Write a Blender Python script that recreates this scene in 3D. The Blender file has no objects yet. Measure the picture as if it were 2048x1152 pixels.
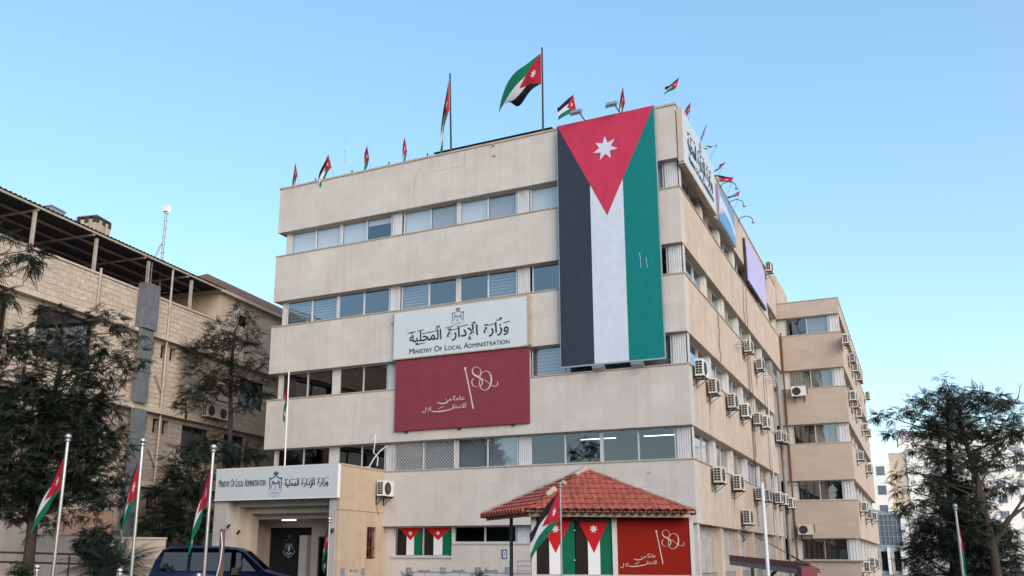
import bpy, bmesh, math, random
import numpy as np
from mathutils import Vector, Matrix
R_ = math.radians
SC = bpy.context.scene
COL = SC.collection

# ------------------------------------------------------------------ camera
CAM = dict(pos=(7.129, -32.002, 1.70), yaw=-0.45972, pitch=0.23163, roll=0.0056, f=1772.02, cx=951.18, cy=695.32)
def _basis():
    y, p, r = CAM['yaw'], CAM['pitch'], CAM['roll']
    f = Vector((math.sin(y)*math.cos(p), math.cos(y)*math.cos(p), math.sin(p)))
    a = Vector((math.cos(y), -math.sin(y), 0)); u = a.cross(f)
    return a*math.cos(r)+u*math.sin(r), u*math.cos(r)-a*math.sin(r), f
RX, UP, FW = _basis()
CP = Vector(CAM['pos'])
cam_d = bpy.data.cameras.new('camera'); cam = bpy.data.objects.new('camera', cam_d); COL.objects.link(cam)
cam.matrix_world = Matrix(((RX.x, UP.x, -FW.x, CP.x), (RX.y, UP.y, -FW.y, CP.y), (RX.z, UP.z, -FW.z, CP.z), (0, 0, 0, 1)))
cam_d.sensor_width = 36; cam_d.lens = CAM['f']/2048*36
cam_d.shift_x = (1024-CAM['cx'])/2048; cam_d.shift_y = (CAM['cy']-576)/2048
cam_d.clip_start = 0.1; cam_d.clip_end = 3000
SC.camera = cam

# ------------------------------------------------------------------ light
SUN_ROT, SUN_EL = 128.0, 24.0
w = bpy.data.worlds.new('World'); SC.world = w; w.use_nodes = True
nt = w.node_tree; bg = nt.nodes['Background']
sky = nt.nodes.new('ShaderNodeTexSky'); sky.sky_type = 'NISHITA'; sky.sun_disc = False
sky.sun_elevation = R_(SUN_EL); sky.sun_rotation = R_(SUN_ROT)
sky.air_density = 1.03; sky.dust_density = 2.5; sky.ozone_density = 1.2; sky.altitude = 800
hs = nt.nodes.new('ShaderNodeHueSaturation'); hs.inputs['Saturation'].default_value = 1.40; hs.inputs['Hue'].default_value = .491; hs.inputs['Value'].default_value = 1.45
gm = nt.nodes.new('ShaderNodeGamma'); gm.inputs[1].default_value = .63; nt.links.new(sky.outputs[0], gm.inputs[0]); nt.links.new(gm.outputs[0], hs.inputs['Color']); nt.links.new(hs.outputs[0], bg.inputs[0]); bg.inputs[1].default_value = 0.15
sd = bpy.data.lights.new('sun', 'SUN'); sd.energy = 0.95; sd.angle = R_(50); sd.color = (1, .93, .86)
so = bpy.data.objects.new('sun', sd); COL.objects.link(so)
to_sun = Vector((math.sin(R_(SUN_ROT))*math.cos(R_(SUN_EL)), math.cos(R_(SUN_ROT))*math.cos(R_(SUN_EL)), math.sin(R_(SUN_EL))))
so.rotation_euler = to_sun.to_track_quat('Z', 'Y').to_euler()
SC.view_settings.view_transform = 'Standard'; SC.view_settings.look = 'None'
SC.view_settings.exposure = 1.22; SC.view_settings.gamma = 1
SC.cycles.max_bounces = 8; SC.cycles.transparent_max_bounces = 16

# ------------------------------------------------------------------ survey: a sight line met with a known plane of the place
def ray(u, v): return RX*((u-CAM['cx'])/CAM['f']) - UP*((v-CAM['cy'])/CAM['f']) + FW
def on_y(u, v, Y=0.0): d = ray(u, v); return CP + d*((Y-CP.y)/d.y)
def on_x(u, v, X=0.0): d = ray(u, v); return CP + d*((X-CP.x)/d.x)
HEAD = Vector((math.sin(CAM['yaw']), math.cos(CAM['yaw']), 0)); SIDE = Vector((HEAD.y, -HEAD.x, 0))
def at(u, v, D): d = ray(u, v); return CP + d*(D/d.dot(HEAD))
def on_plane(u, v, p, n): d = ray(u, v); return CP + d*((p-CP).dot(n)/d.dot(n))

# ------------------------------------------------------------------ material kit
class NT:
    def __init__(s, name):
        s.m = bpy.data.materials.new(name); s.m.use_nodes = True; s.t = s.m.node_tree
        s.b = s.t.nodes['Principled BSDF']; s.out = s.t.nodes['Material Output']; s._tc = None
    def n(s, ty, **k):
        x = s.t.nodes.new(ty)
        for a, b in k.items(): setattr(x, a, b)
        return x
    def l(s, a, b): s.t.links.new(a, b)
    def inp(s, sock, v):
        if hasattr(v, 'is_linked') or isinstance(v, bpy.types.NodeSocket): s.l(v, sock)
        else: sock.default_value = v
    def tc(s, which='Object'):
        if not s._tc: s._tc = s.n('ShaderNodeTexCoord')
        return s._tc.outputs[which]
    def math(s, op, a, b=0.0, c=None):
        x = s.n('ShaderNodeMath', operation=op); s.inp(x.inputs[0], a); s.inp(x.inputs[1], b)
        if c is not None: s.inp(x.inputs[2], c)
        return x.outputs[0]
    def noise(s, scale, detail=4, rough=.55, stretch=(1, 1, 1), co=None, dist=0.0):
        mp = s.n('ShaderNodeMapping'); mp.inputs['Scale'].default_value = stretch; s.l(co or s.tc(), mp.inputs[0])
        x = s.n('ShaderNodeTexNoise'); x.inputs['Scale'].default_value = scale; x.inputs['Detail'].default_value = detail
        x.inputs['Roughness'].default_value = rough; x.inputs['Distortion'].default_value = dist; s.l(mp.outputs[0], x.inputs[0]); return x.outputs['Fac']
    def ramp(s, fac, stops):
        x = s.n('ShaderNodeValToRGB'); e = x.color_ramp.elements
        while len(e) < len(stops): e.new(.5)
        for q, (p, c) in zip(e, stops): q.position = p; q.color = (*c, 1) if len(c) == 3 else (c[0], c[0], c[0], 1)
        s.l(fac, x.inputs[0]); return x.outputs[0]
    def mix(s, fac, a, b, mode='MIX'):
        x = s.n('ShaderNodeMix', data_type='RGBA', blend_type=mode); s.inp(x.inputs[0], fac)
        s.inp(x.inputs[6], (*a, 1) if isinstance(a, tuple) and len(a) == 3 else a); s.inp(x.inputs[7], (*b, 1) if isinstance(b, tuple) and len(b) == 3 else b)
        return x.outputs[2]
    def bump(s, h, strength=.3, dist=.02):
        x = s.n('ShaderNodeBump'); x.inputs['Strength'].default_value = strength; x.inputs['Distance'].default_value = dist
        s.l(h, x.inputs['Height']); s.l(x.outputs[0], s.b.inputs['Normal'])
    def fin(s, col, rough=.8, metal=0.0, spec=.3):
        s.inp(s.b.inputs['Base Color'], (*col, 1) if isinstance(col, tuple) and len(col) == 3 else col)
        s.inp(s.b.inputs['Roughness'], rough); s.b.inputs['Metallic'].default_value = metal
        s.b.inputs['Specular IOR Level'].default_value = spec; return s.m

def plain(name, col, rough=.6, metal=0.0, spec=.22, var=.18, scale=3.0, dirt=None):
    k = NT(name); f = k.noise(scale, 5, .6)
    c2 = tuple(x*(1-var) for x in col); c3 = tuple(min(1, x*(1+var)) for x in col)
    c = k.ramp(f, [(.3, c2), (.7, c3)])
    if dirt:
        d = k.ramp(k.noise(1.6, 6, .65, (1.6, 1.6, .25)), [(.5, (0,)), (.72, (1,))]); c = k.mix(k.math('MULTIPLY', d, .55), c, dirt)
    return k.fin(c, rough, metal, spec)

def sheet_bump(name, scale, st):
    m = M[name]; t = m.node_tree; tc = t.nodes.new('ShaderNodeTexCoord'); mp = t.nodes.new('ShaderNodeMapping'); mp.inputs['Scale'].default_value = (1, 1, .35); n = t.nodes.new('ShaderNodeTexNoise'); n.inputs['Scale'].default_value = scale; n.inputs['Detail'].default_value = 3; b = t.nodes.new('ShaderNodeBump'); b.inputs['Strength'].default_value = st; b.inputs['Distance'].default_value = .12
    t.links.new(tc.outputs['Object'], mp.inputs[0]); t.links.new(mp.outputs[0], n.inputs[0]); t.links.new(n.outputs['Fac'], b.inputs['Height']); t.links.new(b.outputs[0], t.nodes['Principled BSDF'].inputs['Normal'])

def stone(name, col, stain, streak=.35, joint=.10, slab=(.62, .38), swap=False):
    """thin sawn limestone slabs: faint joints, slab to slab tone, blotches and rain streaks"""
    k = NT(name); tc = k.tc()
    sep = k.n('ShaderNodeSeparateXYZ'); k.l(tc, sep.inputs[0])
    cmb = k.n('ShaderNodeCombineXYZ'); k.l(k.math('ADD', sep.outputs[0], sep.outputs[1]), cmb.inputs[0]); k.l(sep.outputs[2], cmb.inputs[1])
    br = k.n('ShaderNodeTexBrick'); k.l(cmb.outputs[0], br.inputs[0])
    br.inputs['Scale'].default_value = 1; br.inputs['Brick Width'].default_value = slab[0]; br.inputs['Row Height'].default_value = slab[1]
    br.inputs['Mortar Size'].default_value = .004; br.inputs['Mortar Smooth'].default_value = .3; br.offset = .37
    br.inputs['Color1'].default_value = (*[x*.95 for x in col], 1); br.inputs['Color2'].default_value = (*[min(1, x*1.05) for x in col], 1)
    br.inputs['Mortar'].default_value = (*[x*(1-joint) for x in col], 1)
    c = br.outputs['Color']
    big = k.ramp(k.noise(.55, 7, .62), [(.36, (0,)), (.70, (1,))])
    c = k.mix(k.math('MULTIPLY', big, .32), c, stain)
    blot = k.ramp(k.noise(2.1, 6, .7, (1, 1, .8), dist=.6), [(.56, (0,)), (.72, (1,))])
    c = k.mix(k.math('MULTIPLY', blot, .25), c, tuple(x*.8 for x in stain))
    st = k.ramp(k.math('MULTIPLY', k.noise(2.4, 6, .62, (1.5, 1.5, .07)), k.math('ADD', .72, k.math('MULTIPLY', k.noise(.45, 3), .56))), [(.48, (0,)), (.72, (1,))])
    c = k.mix(k.math('MULTIPLY', st, streak), c, stain)
    k.bump(k.noise(30, 3), .08, .01)
    return k.fin(c, .78, 0, .25)

M = {}
M['stone_front'] = stone('pale limestone cladding', (.57, .52, .475), (.41, .355, .31), .34)
M['stone_side'] = stone('warm limestone cladding', (.57, .455, .37), (.38, .28, .21), .6)
M['stone_wing'] = stone('tan limestone cladding', (.465, .385, .325), (.35, .28, .225), .18, .14, (.9, .30))
M['plaster_tan'] = stone('tan painted plaster', (.51, .395, .28), (.37, .265, .18), .4, .0)
M['plaster_grey'] = stone('grey plaster', (.46, .44, .42), (.33, .30, .27), .35, .0)
M['plaster_beige'] = stone('beige plaster', (.52, .44, .36), (.36, .29, .23), .45, .02)
M['post_tan'] = plain('weathered cream steel', (.42, .38, .33), .5, .1, var=.2, dirt=(.25, .20, .16))
M['lip'] = plain('weathered sill stone', (.42, .35, .28), .8)
M['alu'] = plain('aluminium frame', (.58, .58, .58), .42, .35, .5, .08)
M['flute'] = plain('white fluted sheet', (.58, .60, .62), .45, .0, .4, .08, dirt=(.45, .40, .34))
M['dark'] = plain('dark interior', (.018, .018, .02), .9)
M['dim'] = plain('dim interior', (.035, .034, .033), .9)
M['pier_white'] = plain('chalky white render', (.56, .53, .50), .7, var=.1, dirt=(.38, .32, .27))
M['flute_dirty'] = plain('dirty fluted sheet', (.40, .36, .32), .6, var=.2, dirt=(.22, .17, .13))
M['blind_white'] = plain('white roller blind', (.74, .76, .78), .8, var=.03)
M['blind_grey'] = plain('grey roller blind', (.42, .43, .45), .8, var=.05)
M['curtain'] = plain('beige curtain', (.40, .34, .28), .9, var=.2, scale=6)
M['board'] = plain('brown board', (.27, .20, .145), .8, var=.15, scale=4)
M['slat'] = plain('shutter slat', (.46, .48, .48), .6, var=.1)
M['white'] = plain('white paint', (.78, .78, .78), .5, var=.05)
M['ac_white'] = plain('air conditioner casing', (.70, .69, .66), .5, var=.1, scale=5, dirt=(.42, .36, .28))
M['ac_beige'] = plain('yellowed casing', (.60, .54, .43), .6, var=.12, scale=5, dirt=(.34, .25, .16))
M['ac_grey_case'] = plain('grey casing', (.50, .50, .50), .6, var=.12, scale=5, dirt=(.32, .27, .22))
M['ac_dark'] = plain('condenser coil', (.03, .03, .032), .7)
M['ac_grey'] = plain('fan guard', (.13, .13, .13), .6)
M['iron'] = plain('dark iron', (.05, .045, .042), .6, .3)
M['rust'] = plain('rusty iron', (.16, .085, .06), .8, var=.3, scale=9)
M['steel'] = plain('polished steel', (.62, .60, .58), .28, .9, .5, .06)
M['galv'] = plain('galvanised steel', (.36, .38, .40), .45, .6, .5, .12)
M['concrete'] = plain('grey concrete', (.27, .26, .25), .9, var=.15, dirt=(.16, .15, .14))
M['asphalt'] = plain('asphalt', (.055, .055, .057), .9, var=.25, scale=2)
M['pave'] = plain('paving', (.24, .225, .20), .9, var=.2, scale=1.5)
M['black_text'] = plain('black lettering', (.012, .014, .018), .5, var=.0)
M['emblem_ink'] = plain('dark emblem ink', (.05, .06, .085), .5, var=.05)
M['emblem_grey'] = plain('grey emblem ink', (.17, .18, .22), .5, var=.05)
M['emblem_blue'] = plain('pale blue emblem ink', (.36, .45, .55), .5, var=.05)
M['emblem_lilac'] = plain('lilac emblem ink', (.42, .40, .62), .5, var=.05)
M['sign_white'] = plain('white sign face', (.55, .59, .61), .4, 0, .5, .03)
M['sign_maroon'] = plain('maroon sign sheet', (.215, .045, .065), .7, 0, .05, .06)
M['sign_red'] = plain('red sign sheet', (.23, .014, .008), .7, 0, .05, .06)
M['gold'] = plain('pale gold print', (.58, .52, .42), .5, var=.05)
M['pink_print'] = plain('pink print', (.80, .50, .50), .5, var=.05)
M['p_black'] = plain('banner black', (.038, .046, .068), .75, 0, .06, .05)
M['p_white'] = plain('banner white', (.55, .60, .68), .75, 0, .06, .05)
M['p_green'] = plain('banner green', (.010, .185, .175), .75, 0, .06, .05)
M['p_red'] = plain('banner red', (.50, .045, .095), .75, 0, .06, .05)
M['k_black'] = plain('window flag black', (.022, .019, .015), .75, 0, .06, .05)
M['k_white'] = plain('window flag white', (.72, .70, .69), .75, 0, .06, .05)
M['k_green'] = plain('window flag green', (.008, .12, .065), .75, 0, .06, .05)
M['k_red'] = plain('window flag red', (.50, .018, .022), .75, 0, .06, .05)
M['tile'] = plain('red roof tile', (.34, .088, .060), .8, var=.38, scale=7, dirt=(.17, .055, .045))
M['cement'] = plain('cement mortar', (.40, .34, .26), .95, var=.25, scale=8)
M['van_blue'] = plain('dark blue car paint', (.012, .022, .075), .25, .2, .6, .03)
M['tyre'] = plain('rubber', (.015, .015, .015), .9)
M['bark'] = plain('bark', (.060, .047, .038), .95, var=.35, scale=12)
M['bark_dark'] = plain('dark bark', (.030, .030, .036), .95, var=.35, scale=12)
M['purple'] = plain('lilac banner', (.50, .44, .70), .55, var=.06)
M['sheet'] = plain('dark roof sheet', (.075, .072, .078), .7, .2, .4, .15)
M['far_shade_tan'] = plain('tan render', (.60, .49, .38), .8, var=.05, scale=.2)  # shaded side of the far tower, put into its colour
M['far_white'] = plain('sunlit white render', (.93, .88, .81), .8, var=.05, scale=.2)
M['far_glass'] = plain('blue grey curtain wall', (.16, .20, .24), .2, .3, .6, .12, .4)
M['maroon_awning'] = plain('faded red canopy edge', (.22, .065, .075), .6, var=.15, scale=6)

for q_ in ('p_black', 'p_white', 'p_green', 'p_red', 'purple', 'sign_maroon', 'sign_red', 'k_black', 'k_white', 'k_green', 'k_red'): sheet_bump(q_, 1.1, .35)
def leafmat(name, a, b, c):
    k = NT(name)
    f = k.noise(1.1, 3, .6); g = k.noise(9, 2, .5)
    col = k.ramp(k.math('ADD', k.math('MULTIPLY', f, .65), k.math('MULTIPLY', g, .35)), [(.34, a), (.52, b), (.70, c)])
    m = k.fin(col, .55, 0, .35)
    tr = k.n('ShaderNodeBsdfTranslucent'); k.l(col, tr.inputs[0]); mx = k.n('ShaderNodeMixShader'); mx.inputs[0].default_value = .25
    k.l(k.b.outputs[0], mx.inputs[1]); k.l(tr.outputs[0], mx.inputs[2]); k.l(mx.outputs[0], k.out.inputs[0]); return m
M['leaf'] = leafmat('ailanthus leaves', (.009, .014, .009), (.018, .027, .015), (.040, .052, .026))
M['leaf_olive'] = leafmat('olive green leaves', (.012, .016, .009), (.024, .030, .014), (.050, .056, .026))
M['leaf_dark'] = leafmat('dark needles', (.010, .018, .012), (.020, .032, .020), (.036, .052, .030))
M['leaf_ivy'] = leafmat('shrub leaves', (.016, .026, .010), (.030, .046, .016), (.055, .080, .030))

def glassmat(name, tint, refl, rough=.02, top=.8):
    k = NT(name)
    g = k.n('ShaderNodeBsdfGlossy'); g.inputs['Roughness'].default_value = rough; g.inputs[0].default_value = (.92, .96, 1, 1)
    t = k.n('ShaderNodeBsdfTransparent'); t.inputs[0].default_value = (*tint, 1)
    lw = k.n('ShaderNodeLayerWeight'); lw.inputs[0].default_value = .30
    f = k.math('ADD', k.math('MULTIPLY', lw.outputs['Facing'], top-refl), refl)
    # panes are never quite flat
    bp = k.n('ShaderNodeBump'); bp.inputs['Strength'].default_value = .12; bp.inputs['Distance'].default_value = .02
    k.l(k.noise(.9, 2), bp.inputs['Height']); k.l(bp.outputs[0], g.inputs['Normal'])
    mx = k.n('ShaderNodeMixShader'); k.l(f, mx.inputs[0]); k.l(t.outputs[0], mx.inputs[1]); k.l(g.outputs[0], mx.inputs[2])
    k.l(mx.outputs[0], k.out.inputs[0]); return k.m
M['glass'] = glassmat('window glass', (.62, .68, .72), .16)
M['glass_clear'] = glassmat('clear window glass', (.80, .84, .86), .10)
M['glass_reflect_dark'] = glassmat('tinted window glass', (.08, .10, .14), .05, top=.24)  # dark reflection of trees put into the tint of the left panes
M['glass_dark'] = glassmat('dark car glass', (.10, .12, .14), .05, top=.22)

def flagmat():
    k = NT('flag cloth'); uv = k.tc('UV'); s = k.n('ShaderNodeSeparateXYZ'); k.l(uv, s.inputs[0]); u, v = s.outputs[0], s.outputs[1]
    red, white, green, black = (.50, .022, .040), (.72, .72, .74), (.010, .17, .085), (.018, .018, .022)
    c = k.mix(k.math('GREATER_THAN', v, .3333), green, white); c = k.mix(k.math('GREATER_THAN', v, .6667), c, black)
    tri = k.math('LESS_THAN', u, k.math('MULTIPLY', .52, k.math('SUBTRACT', 1, k.math('ABSOLUTE', k.math('SUBTRACT', k.math('MULTIPLY', v, 2), 1)))))
    c = k.mix(tri, c, red)
    dx = k.math('MULTIPLY', k.math('SUBTRACT', u, .17), 2); dy = k.math('SUBTRACT', v, .5)
    th = k.math('ADD', k.math('ARCTAN2', dy, dx), 6.2832)
    a = k.math('ABSOLUTE', k.math('SUBTRACT', k.math('MODULO', th, .8976), .4488))
    rr = k.math('ADD', k.math('MULTIPLY', a, .09/.4488), .045)
    r = k.math('SQRT', k.math('ADD', k.math('MULTIPLY', dx, dx), k.math('MULTIPLY', dy, dy)))
    c = k.mix(k.math('LESS_THAN', r, rr), c, white)
    m = k.fin(c, .75, 0, .2)
    tr = k.n('ShaderNodeBsdfTranslucent'); k.l(c, tr.inputs[0]); mx = k.n('ShaderNodeMixShader'); mx.inputs[0].default_value = .35
    k.l(k.b.outputs[0], mx.inputs[1]); k.l(tr.outputs[0], mx.inputs[2]); k.l(mx.outputs[0], k.out.inputs[0]); return m
M['flag'] = flagmat()

def rough_stone(nm, tone):
    k = NT(nm); tc = k.tc(); s = k.n('ShaderNodeSeparateXYZ'); k.l(tc, s.inputs[0])
    cm = k.n('ShaderNodeCombineXYZ'); k.l(k.math('ADD', s.outputs[0], s.outputs[1]), cm.inputs[0]); k.l(s.outputs[2], cm.inputs[1])
    br = k.n('ShaderNodeTexBrick'); k.l(cm.outputs[0], br.inputs[0]); br.inputs['Scale'].default_value = 1
    br.inputs['Brick Width'].default_value = .47; br.inputs['Row Height'].default_value = .235; br.inputs['Mortar Size'].default_value = .012; br.inputs['Mortar Smooth'].default_value = .4
    br.inputs['Color1'].default_value = (.50, .415, .33, 1); br.inputs['Color2'].default_value = (.60, .51, .42, 1); br.inputs['Mortar'].default_value = (.46, .38, .30, 1)
    n = k.noise(6, 7, .7, (1, 1, 1.9), dist=.4); c = k.mix(k.math('MULTIPLY', k.ramp(n, [(.46, (0,)), (.66, (1,))]), .7), br.outputs[0], (.33, .24, .165))
    c = k.mix(k.math('MULTIPLY', k.ramp(k.noise(.5, 5), [(.45, (0,)), (.7, (1,))]), .35), c, (.40, .37, .34))
    c = k.mix(1.0, c, tone, 'MULTIPLY'); k.bump(k.math('ADD', k.math('MULTIPLY', n, .8), br.outputs['Fac']), .9, .05); return k.fin(c, .9, 0, .2)
M['rough_stone'] = rough_stone('rough hewn stone courses', (1, 1, 1)); M['rough_stone_grey'] = rough_stone('grimy stone courses', (.72, .72, .73))  # second copy: same stone multiplied darker and greyer for the two lower storeys

# ------------------------------------------------------------------ mesh kit
class MB:
    def __init__(s): s.v = []; s.f = []; s.mi = []; s.sm = []; s.uv = None
    def add(s, vs, fs, mi=0, smooth=False):
        o = len(s.v); s.v += [tuple(x) for x in vs]
        for f in fs: s.f.append(tuple(i+o for i in f)); s.mi.append(mi); s.sm.append(smooth)
        return s
    def box(s, a, b, mi=0, fr=None):
        x0, x1 = sorted((a[0], b[0])); y0, y1 = sorted((a[1], b[1])); z0, z1 = sorted((a[2], b[2]))
        vs = [(x, y, z) for z in (z0, z1) for y in (y0, y1) for x in (x0, x1)]
        if fr: vs = [fr @ Vector(q) for q in vs]
        return s.add(vs, [(0, 2, 3, 1), (4, 5, 7, 6), (0, 1, 5, 4), (1, 3, 7, 5), (3, 2, 6, 7), (2, 0, 4, 6)], mi)
    def quad(s, a, b, c, d, mi=0): return s.add([a, b, c, d], [(0, 1, 2, 3)], mi)
    def tube(s, pts, rad, seg=8, mi=0, cap=True):
        pts = [Vector(p) for p in pts]; n = len(pts); rad = rad if isinstance(rad, (list, tuple)) else [rad]*n
        vs = []; fs = []; a = None
        for i, p in enumerate(pts):
            d = (pts[min(i+1, n-1)]-pts[max(i-1, 0)]).normalized()
            if a is None: a = d.orthogonal().normalized()
            a = (a-d*a.dot(d)); a = a.normalized() if a.length > 1e-6 else d.orthogonal().normalized(); b = d.cross(a)
            for k in range(seg): t = 2*math.pi*k/seg; vs.append(p+(a*math.cos(t)+b*math.sin(t))*rad[i])
        for i in range(n-1):
            for k in range(seg): fs.append((i*seg+k, i*seg+(k+1) % seg, (i+1)*seg+(k+1) % seg, (i+1)*seg+k))
        s.add(vs, fs, mi, True)
        if cap: s.add(vs[:seg], [tuple(range(seg))[::-1]], mi); s.add(vs[-seg:], [tuple(range(seg))], mi)
        return s
    def lathe(s, c, prof, seg=16, mi=0, ax=None):
        c = Vector(c); ax = Vector(ax or (0, 0, 1)).normalized(); a = ax.orthogonal().normalized(); b = ax.cross(a)
        vs = [c+ax*h+(a*math.cos(2*math.pi*k/seg)+b*math.sin(2*math.pi*k/seg))*r for r, h in prof for k in range(seg)]
        fs = [(i*seg+k, i*seg+(k+1) % seg, (i+1)*seg+(k+1) % seg, (i+1)*seg+k) for i in range(len(prof)-1) for k in range(seg)]
        return s.add(vs, fs, mi, True)
    def ball(s, c, r, mi=0, seg=12, rings=8):
        return s.lathe(c, [(max(1e-4, r*math.sin(math.pi*i/rings)), -r*math.cos(math.pi*i/rings)) for i in range(rings+1)], seg, mi)
    def poly(s, pts, nrm, th, mi=0):
        """flat outline with its own thickness"""
        pts = [Vector(p) for p in pts]; n = len(pts); nrm = Vector(nrm)*th
        s.add(pts+[p+nrm for p in pts], [tuple(range(n))[::-1], tuple(range(n, 2*n))]+[(i, (i+1) % n, n+(i+1) % n, n+i) for i in range(n)], mi); return s
    def build(s, name, mats, parent=None, world=True, kind=None):
        me = bpy.data.meshes.new(name); me.from_pydata(s.v, [], s.f)
        mats = mats if isinstance(mats, (list, tuple)) else [mats]
        for m in mats: me.materials.append(M[m] if isinstance(m, str) else m)
        me.polygons.foreach_set('material_index', s.mi); me.polygons.foreach_set('use_smooth', s.sm)
        if s.uv is not None:
            l = me.uv_layers.new(name='UVMap'); li = np.zeros(len(me.loops), np.int32); me.loops.foreach_get('vertex_index', li)
            l.data.foreach_set('uv', np.asarray(s.uv, np.float32)[li].ravel())
        me.update(); o = bpy.data.objects.new(name, me); COL.objects.link(o)
        if parent:
            o.parent = parent
            if world:
                r = parent
                mw = Matrix.Identity(4)
                while r: mw = r.matrix_basis @ mw if False else (r.matrix_parent_inverse @ r.matrix_basis) @ mw; r = r.parent
                o.matrix_parent_inverse = mw.inverted()
        if kind: o['kind'] = kind
        return o
def tag(o, label, cat, group=None):
    o['label'] = label; o['category'] = cat
    if group: o['group'] = group
    return o
def thing(name, label, cat, loc=(0, 0, 0), rz=0.0, group=None):
    o = bpy.data.objects.new(name, None); COL.objects.link(o); o.location = loc; o.rotation_euler = (0, 0, rz); o.empty_display_size = .3
    return tag(o, label, cat, group)
def copy_tree(o, parent=None):
    c = o.copy(); COL.objects.link(c)
    if parent: c.parent = parent
    for ch in list(o.children): copy_tree(ch, c)
    return c
def frame_of(o, x, y, z):
    """axes given as world vectors, origin o"""
    x, y, z = Vector(x), Vector(y), Vector(z)
    return Matrix(((x.x, y.x, z.x, o[0]), (x.y, y.y, z.y, o[1]), (x.z, y.z, z.z, o[2]), (0, 0, 0, 1)))

# ------------------------------------------------------------------ lettering
def glyphs(body, small_caps=None, extrude=.03, bold=0.0):
    c = bpy.data.curves.new('lettering', 'FONT'); c.body = body; c.extrude = extrude; c.resolution_u = 4; c.offset = bold
    if small_caps:
        c.small_caps_scale = small_caps
        for i, ch in enumerate(body):
            if ch.islower(): c.body_format[i].use_small_caps = True
    o = bpy.data.objects.new('lettering', c); COL.objects.link(o)
    dg = bpy.context.evaluated_depsgraph_get(); dg.update()
    me = bpy.data.meshes.new_from_object(o.evaluated_get(dg))
    vs = [v.co.copy() for v in me.vertices]; fs = [tuple(p.vertices) for p in me.polygons]
    bpy.data.objects.remove(o); bpy.data.curves.remove(c); bpy.data.meshes.remove(me)
    return vs, fs
def write(mb, body, org, xd, yd, sx, sy, mi=0, small_caps=None, x0=None, x1=None, lift=.006, slant=0.0, bold=0.0):
    """set a line of letters: org is the baseline origin; if x0,x1 are given the line is fitted between them along xd"""
    vs, fs = glyphs(body, small_caps, bold=bold); org, xd, yd = Vector(org), Vector(xd), Vector(yd); nz = xd.cross(yd)
    a = min(p.x for p in vs); b = max(p.x for p in vs)
    if x0 is not None: sx = (x1-x0)/(b-a)
    else: x0 = 0.0
    mb.add([org+xd*(x0+(p.x-a)*sx+slant*p.y*sy)+yd*(p.y*sy)+nz*(lift+p.z*.15) for p in vs], fs, mi)
ALEF, WAW, ZAY, REH, TEHM, DAL = '\uFE8D', '\uFEED', '\uFEAF', '\uFEAD', '\uFE93', '\uFEA9'
W_WIZARA = ''.join(reversed([WAW, ZAY, ALEF, REH, TEHM]))
W_IDARA = ''.join(reversed([ALEF, '\uFEF9', DAL, ALEF, REH, TEHM]))
W_MAHALLIYA = ''.join(reversed([ALEF, '\uFEDF', '\uFEE4', '\uFEA4', '\uFEE0', '\uFEF4', '\uFE94']))
W_AAMAN = ''.join(reversed(['\uFECB', '\uFE8E', '\uFEE3', '\uFE8E'])); W_MIN = ''.join(reversed(['\uFEE3', '\uFEE6']))
W_ISTIQ_A = ''.join(reversed([ALEF, '\uFEFB', '\uFEB3', '\uFE98', '\uFED8'])); W_ISTIQ_B = ''.join(reversed(['\uFEFC', '\uFEDD']))

def stroke(mb, pts, wid, nz, mi=0, th=.012):
    """a pen stroke of changing width lying on a plane (Catmull-Rom through pts)"""
    P = [Vector(p) for p in pts]; n = len(P); out = []; ww = []
    for i in range(n-1):
        p0, p1, p2, p3 = P[max(i-1, 0)], P[i], P[i+1], P[min(i+2, n-1)]
        for k in range(6):
            t = k/6; out.append(.5*((2*p1)+(p2-p0)*t+(2*p0-5*p1+4*p2-p3)*t*t+(3*p1-p0-3*p2+p3)*t**3)); ww.append(wid[i]*(1-t)+wid[i+1]*t)
    out.append(P[-1]); ww.append(wid[-1]); nz = Vector(nz); L = []; Rr = []
    for i, p in enumerate(out):
        d = out[min(i+1, len(out)-1)]-out[max(i-1, 0)]; sdv = nz.cross(d).normalized()*ww[i]*.5; L.append(p+sdv); Rr.append(p-sdv)
    m = len(out); lift = nz*th
    mb.add(L+Rr+[p+lift for p in L]+[p+lift for p in Rr], [(2*m+i, 3*m+i, 3*m+i+1, 2*m+i+1) for i in range(m-1)]+[(i, i+1, 2*m+i+1, 2*m+i) for i in range(m-1)]+[(m+i+1, m+i, 3*m+i, 3*m+i+1) for i in range(m-1)], mi)
def marks(mb, spec, T, h, nz, mi=0):
    """vowel strokes (dash) and dots set by T(x,y) in letter heights"""
    for kind, x, y in spec:
        if kind == '-': stroke(mb, [T(x-.13, y-.03), T(x+.13, y+.06)], [h*.05, h*.05], nz, mi)
        elif kind == '.': stroke(mb, [T(x-.05, y), T(x+.05, y)], [h*.10, h*.10], nz, mi)
        elif kind == 'w': stroke(mb, [T(x-.1, y+.07), T(x-.06, y), T(x, y+.05), T(x+.05, y), T(x+.1, y+.09)], [h*.05]*5, nz, mi)
        elif kind == 'o': stroke(mb, [T(x-.05, y), T(x+.04, y+.06), T(x+.05, y-.03), T(x-.08, y-.14)], [h*.07, h*.07, h*.05, h*.03], nz, mi)

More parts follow.
